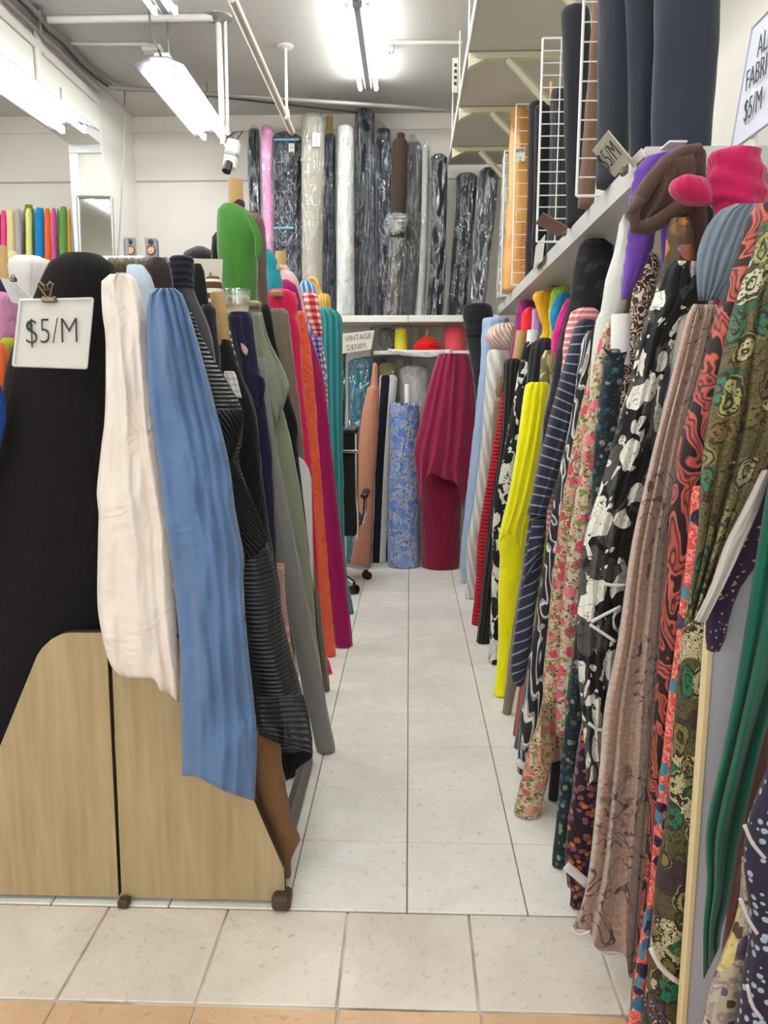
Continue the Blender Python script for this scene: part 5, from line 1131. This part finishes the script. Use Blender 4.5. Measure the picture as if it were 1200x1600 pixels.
e = hung('black and white blossom print fabric with white selvedges, beside the tan velvet', [[(1050, 407), (1088, 408)], [(1038, 418), (1091, 421)], [(1020, 470), (1088, 470)], [(1002, 521), (1064, 510)], [(984, 600), (1045, 590)], [(969, 650), (1035, 640)], [(946, 735), (1017, 730)], [(915, 835), (992, 825)], [(907, 900), (978, 905)], [(902, 960), (975, 960)], [(903, 1037), (965, 1030)], [(908, 1100), (958, 1095)], [(914, 1170), (948, 1165)], [(918, 1228), (938, 1205), (948, 1180)]], 1.74, bwm, .56, .014, rollY=1.725, bulge=.06, folds=(3.5, .005, .014), wr=.008)
wht = plain('selvedge_white', (224, 222, 222))
for pts in ([(944, 912), (960, 915), (978, 914)], [(924, 972), (946, 960), (970, 948)], [(922, 976), (940, 988), (962, 1003)], [(920, 1130), (938, 1142), (950, 1128)]):
    strap(pts, 1.672, 5, wht, e)
pl = floral('plum_marigold', (40, 24, 34), [(196, 120, 52), (128, 70, 112), (150, 84, 60), (110, 60, 96)], None, 58, .46)
e = bolt('plum and orange small floral fabric ending in a white selvedge', [(900, 936, 958), (960, 930, 958), (1069, 919, 950), (1187, 900, 941), (1281, 889, 932), (1337, 884, 924), (1384, 887, 918)], 1.90, pl, inner=.60, d=.04, folds=[(4, .04, 1, 0)])
strap([(884, 1353), (900, 1366), (918, 1382)], 1.845, 14, wht, e)
loft('roll_foot', [(1372, 890, 918), (1394, 892, 912)], 1.91, pl, e, d=.03, base=.004)
tan = velvet_burnout('tan_velvet', (142, 114, 98), (188, 158, 140), (84, 58, 48))
e = hung('tan burnout velvet fabric hanging in long folds to the floor', [[(1084, 475), (1120, 476)], [(1075, 490), (1124, 490)], [(1052, 580), (1102, 578)], [(1031, 663), (1080, 655)], [(1007, 762), (1062, 760)], [(986, 860), (1046, 860)], [(966, 1000), (1036, 985)], [(946, 1100), (1027, 1100)], [(937, 1200), (1020, 1206)], [(922, 1350), (1009, 1350)], [(908, 1420), (950, 1430), (1001, 1430)], [(894, 1452), (920, 1455), (934, 1484), (974, 1490), (984, 1528), (997, 1530)]], 1.63, tan, .60, .014, rollY=1.645, bulge=.05, folds=(3.2, .012, .026), wr=.006, ph=.3, dY=-.02, drift=.25)
strap([(934, 1485), (954, 1494), (974, 1492)], 1.575, 4, wht, e)
strap([(893, 1450), (906, 1462), (922, 1455)], 1.575, 5, wht, e)
mrb = marble('coral_marble', [(0, (34, 24, 28)), (.24, (44, 30, 32)), (.30, (168, 76, 62)), (.44, (194, 96, 80)), (.62, (180, 84, 78)), (.70, (184, 84, 70)), (.75, (80, 44, 42)), (.86, (60, 38, 40)), (1, (176, 82, 72))], 15, 8, 6.5, .75)
bolt('coral and black marbled fabric, from the top right down beside the velvet', [(318, 1182, 1236), (326, 1176, 1238), (346, 1168, 1236), (427, 1142, 1200), (480, 1124, 1172), (573, 1096, 1145), (660, 1070, 1118), (720, 1057, 1106), (800, 1048, 1096), (900, 1040, 1080), (1000, 1031, 1066), (1100, 1024, 1050), (1195, 1019, 1042), (1300, 1013, 1032), (1400, 1004, 1020)], 1.53, mrb, d=.033, folds=[(3, .04, 2, 0)])
cor = floral('coral_blue', (222, 84, 74), [(28, 34, 66), (44, 110, 140), (36, 60, 100), (60, 140, 160)], None, 26, .44, None, .85, .3, (236, 150, 140))
bolt('coral and blue floral sliver between the marbled and paisley fabrics', [(760, 1084, 1108), (780, 1080, 1110), (875, 1074, 1102), (937, 1064, 1090), (1025, 1055, 1076), (1150, 1038, 1058), (1319, 1020, 1038), (1403, 1012, 1025), (1453, 1003, 1018), (1558, 988, 1012), (1610, 980, 1008)], 1.475, cor, d=.03)
pal = [(136, 130, 82), (62, 112, 86), (172, 166, 128), (150, 148, 92), (84, 62, 84), (110, 98, 60), (186, 180, 150), (120, 92, 56)]
pz = paisley('paisley_olive', [(92, 86, 52), (62, 96, 72), (104, 94, 58), (132, 126, 84), (150, 144, 104)], (58, 48, 34), pal, 22, 4, .8, .3, 150)
pz2 = paisley('paisley_cream', [(72, 66, 42), (40, 104, 76), (196, 186, 148), (92, 84, 54), (66, 52, 56)], (50, 42, 34), [(150, 140, 100), (34, 110, 80), (120, 112, 66), (84, 62, 90), (92, 84, 46), (176, 166, 126)], 19, 4, .8, .3, 150)
e = bolt('olive green paisley fabric roll with a broad flap, beside the pale board', [(640, 1122, 1200), (700, 1112, 1190), (800, 1098, 1170), (900, 1084, 1140), (1000, 1067, 1114), (1150, 1052, 1103), (1290, 1040, 1093), (1389, 1024, 1086), (1487, 1016, 1077), (1600, 1004, 1071)], 1.41, pz2, d=.05, folds=[(4, .03, 2, 0)])
sheet('broad_flap', [[(1190, 345), (1245, 345)], [(1176, 400), (1250, 400)], [(1147, 480), (1245, 470)], [(1124, 580), (1236, 570)], [(1104, 675), (1226, 660)], [(1095, 762), (1190, 745)], [(1091, 838), (1155, 820)], [(1080, 920), (1118, 910)], [(1072, 962), (1084, 972), (1098, 968)]], 1.28, pz, e, bulge=.06, folds=(3.4, .006, .016), wr=.006, ph=2.2, step=.015)
sheet('flap_underside', [[(1192, 735), (1206, 735)], [(1160, 800), (1184, 800)], [(1134, 850), (1158, 860)], [(1110, 920), (1132, 915)], [(1086, 970), (1102, 974)]], 1.205, plain('selvedge_grey', (190, 184, 176)), e, bulge=.008, folds=(1, .001, .004))
strap([(1017, 1482), (1030, 1508), (1048, 1527), (1064, 1537)], 1.352, 8, wht, e)
bolt('purple fabric with gold specks behind the paisley flap', [(690, 1190, 1240), (760, 1168, 1236), (820, 1146, 1220), (850, 1140, 1200), (880, 1130, 1185), (910, 1118, 1160), (960, 1106, 1140), (1000, 1104, 1130), (1016, 1106, 1122)], 1.30, dots('purple_specks', (64, 38, 82), (176, 160, 120), 95, .22, 1.0, (40, 34, 44)), inner=.64, d=.014)
# pale board at the end of the right rack
Yb = 1.325
bq = [P(1107, 1000, Yb), P(1073, 1640, Yb)]
bx = bq[0].x
e = empty('rack_board', (bx+.25, Yb, 0), 'pale grey board with a wooden edge at the end of the right rack', 'rack')
MB().box((bx+.27, Yb+.009, .56), (.52, .012, 1.12), .002).build('board', paint('board_grey', (186, 188, 200), .5), e)
MB().box((bx+.004, Yb+.009, .56), (.014, .022, 1.125), .003).build('board_edge', paint('edge_wood', (222, 204, 160), .5), e)
MB().box((bx+.33, Yb+.021, .03), (.38, .012, .06), .003).build('foot_rail', wood_edge, e)
# nearest fabrics at the bottom right
gv = plain('green_velvet', (4, 88, 68), .7, .12, .2)
hung('emerald green velvet hanging in deep folds over the pale board', [[(1212, 700), (1275, 700)], [(1196, 790), (1262, 790)], [(1181, 885), (1252, 890)], [(1163, 1000), (1236, 1000)], [(1146, 1100), (1210, 1100)], [(1130, 1180), (1190, 1170)], [(1104, 1300), (1158, 1310)], [(1106, 1380), (1140, 1410)], [(1100, 1450), (1128, 1450)], [(1100, 1530), (1112, 1505), (1124, 1480)]], 1.175, gv, .62, .014, rollY=1.19, bulge=.04, folds=(2.2, .014, .02), ph=1.2, drift=.3, wr=.003, M=44)
bolt('maroon brown fabric behind the green velvet at the right edge', [(900, 1232, 1280), (1000, 1212, 1262), (1150, 1186, 1230), (1300, 1156, 1192), (1430, 1136, 1166), (1520, 1124, 1150)], 1.262, plain('maroon_brown', (96, 58, 52), .9, .2), d=.014)
nd = dots('navy_bubbles', (24, 26, 42), (150, 164, 178), 72, .36, .6, (52, 40, 66))
e = bolt('navy fabric with pale bubble print at the bottom right corner', [(1130, 1226, 1310), (1206, 1197, 1290), (1285, 1172, 1275), (1361, 1164, 1265), (1430, 1172, 1258), (1500, 1170, 1250), (1600, 1152, 1232)], 1.065, nd, d=.034, folds=[(3, .04, 2, 0)])
for pts in ([(1164, 1290), (1176, 1318), (1196, 1342)], [(1157, 1405), (1170, 1438), (1184, 1460)], [(1168, 1540), (1176, 1572), (1192, 1594)]): strap(pts, 1.025, 6, plain('selvedge_pale', (196, 194, 196)), e)
bolt('cream and purple floral fabric in front of the green velvet, at the bottom right', [(1340, 1160, 1200), (1400, 1156, 1198), (1445, 1146, 1190), (1516, 1120, 1172), (1600, 1100, 1156)], 1.122, floral('cream_purple', (190, 180, 156), [(90, 66, 100), (206, 190, 120), (110, 84, 110), (156, 140, 96)], (120, 112, 70), 12, .45, None, .85, .4, (150, 130, 130)), d=.013)

# ------------------------------------------------------------------ tall bundles at the upper right
e = bolt('purple jersey bundle with a hanging tail at the near end of the shelf', [(238, 1032, 1056), (244, 1012, 1060), (262, 996, 1060), (290, 988, 1046), (318, 985, 1030), (340, 984, 1024), (380, 979, 1020), (430, 972, 1000), (468, 972, 980)], 1.945, plain('violet_jersey', (108, 68, 164), .85, .25, .5), inner=.76, d=.02, gather=.06, gfreq=170, folds=[(5, .03, 2, 0)])
brn = plain('chocolate_jersey', (84, 60, 52), .85, .2, .45)
e = bolt('chocolate brown jersey bundle with a big hanging loop', [(234, 1070, 1100), (240, 1052, 1102), (258, 1040, 1103), (290, 1030, 1100), (320, 1022, 1090), (345, 1024, 1074)], 1.875, brn, inner=.80, d=.04, gather=.015, gfreq=100, folds=[(4, .03, 3, 0)])
lp_ = [(1092, 236, 1.850), (1066, 240, 1.840), (1040, 256, 1.825), (1016, 284, 1.810), (998, 312, 1.800), (988, 338, 1.795), (994, 354, 1.795), (1010, 356, 1.795), (1030, 346, 1.800), (1052, 330, 1.810), (1074, 318, 1.830)]
MB().path([P(x, y, Y) for x, y, Y in lp_], .017, 12).build('loop_edge', brn, e, True)
sheet('hanging_loop', [[(1040, 250), (1085, 240)], [(1012, 290), (1088, 290)], [(996, 318), (1070, 318)], [(990, 340), (1040, 335)], [(996, 352), (1016, 352)]], 1.835, brn, e, bulge=.03, folds=(2.5, .006, .012), thick=.01)
bolt('dark navy plaid roll top below the brown and magenta bundles', [(318, 1088, 1106), (324, 1062, 1114), (334, 1050, 1118), (350, 1044, 1120), (380, 1062, 1118), (450, 1060, 1106)], 2.03, plaid('navy_plaid', (52, 56, 68), (40, 43, 54), (26, 28, 36), .014), foot=.70, d=.02)
mg = plain('raspberry_jersey', (184, 20, 84), .85, .25, .6)
e = bolt('raspberry pink jersey bundle gathered in rings at the top right', [(232, 1128, 1172), (238, 1112, 1186), (256, 1108, 1194), (290, 1105, 1199), (312, 1108, 1200), (322, 1118, 1200), (345, 1130, 1198)], 1.765, mg, inner=.80, d=.05, gather=.085, gfreq=150, folds=[(3, .02, 3, 0)], step=.012)
loft('knot', [(274, 1064, 1084), (279, 1054, 1096), (290, 1048, 1104), (302, 1051, 1108), (312, 1062, 1110), (319, 1078, 1112)], 1.70, mg, e, d=.04, base=None, folds=[(4, .06, 2, 0)], step=.008)
hung('dusty blue grey fabric draped over a fat roll at the right', [[(1150, 318), (1190, 318)], [(1126, 328), (1196, 326)], [(1104, 356), (1190, 350)], [(1090, 398), (1172, 398)], [(1089, 440), (1150, 440)], [(1092, 470), (1128, 468)]], 1.685, plain('dusty_blue', (124, 140, 156), .9, .25, .2), .66, .012, rollY=1.698, bulge=.03, folds=(6, .004, .010), ph=.5)
bolt('white fabric with faint green print, hanging below the shelf end', [(335, 974, 984), (342, 970, 988), (370, 966, 990), (400, 958, 990), (440, 946, 985), (484, 938, 976), (560, 925, 955)], 2.30, floral('white_green', (226, 228, 222), [(196, 214, 198), (160, 190, 170)], None, 9, .3), foot=.58, d=.045)
# second-layer roll tops in bright colours under the shelf
for i, (nm, c, rows, Y) in enumerate((
        ('beige and cream bundle tucked right under the shelf', (206, 180, 156), [(449, 858, 876), (452, 850, 884), (460, 848, 884), (480, 850, 880)], 4.10),
        ('plum purple roll top, leftmost of the bright tops under the shelf', (142, 32, 104), [(469, 812, 832), (473, 809, 838), (490, 806, 836), (516, 804, 834), (580, 796, 826)], 4.62),
        ('scarlet roll top under the shelf beside the plum one', (238, 40, 52), [(480, 824, 834), (488, 817, 838), (516, 814, 836), (580, 806, 830)], 4.44),
        ('lilac roll top under the shelf beside the scarlet one', (206, 160, 214), [(482, 834, 844), (490, 831, 846), (516, 830, 845), (580, 822, 838)], 4.30),
        ('golden yellow roll top with a twisted fold, under the shelf', (246, 178, 26), [(455, 838, 862), (462, 832, 864), (475, 836, 862), (500, 844, 862), (518, 848, 862), (570, 838, 856)], 3.98),
        ('lime green roll top under the shelf beside the yellow one', (172, 202, 52), [(447, 872, 888), (455, 862, 890), (480, 858, 884), (525, 858, 876), (580, 850, 868)], 3.86),
        ('bright blue roll top under the shelf beside the lime one', (14, 138, 190), [(456, 876, 888), (464, 868, 892), (490, 859, 890), (508, 860, 886), (535, 865, 880), (590, 860, 875)], 3.72),
        ('fuchsia roll top under the shelf beside the black lace roll', (222, 40, 140), [(466, 886, 894), (480, 878, 894), (510, 868, 886), (560, 862, 878)], 3.51))):
    bolt(nm, rows, Y, plain('bright_%d' % i, c, .85, .25, .6), foot=.72, d=.05 if i < 7 else .025, gather=.05, gfreq=150, group='bright roll tops under the side shelf')

# cameras and settings are at the top; nothing else to do
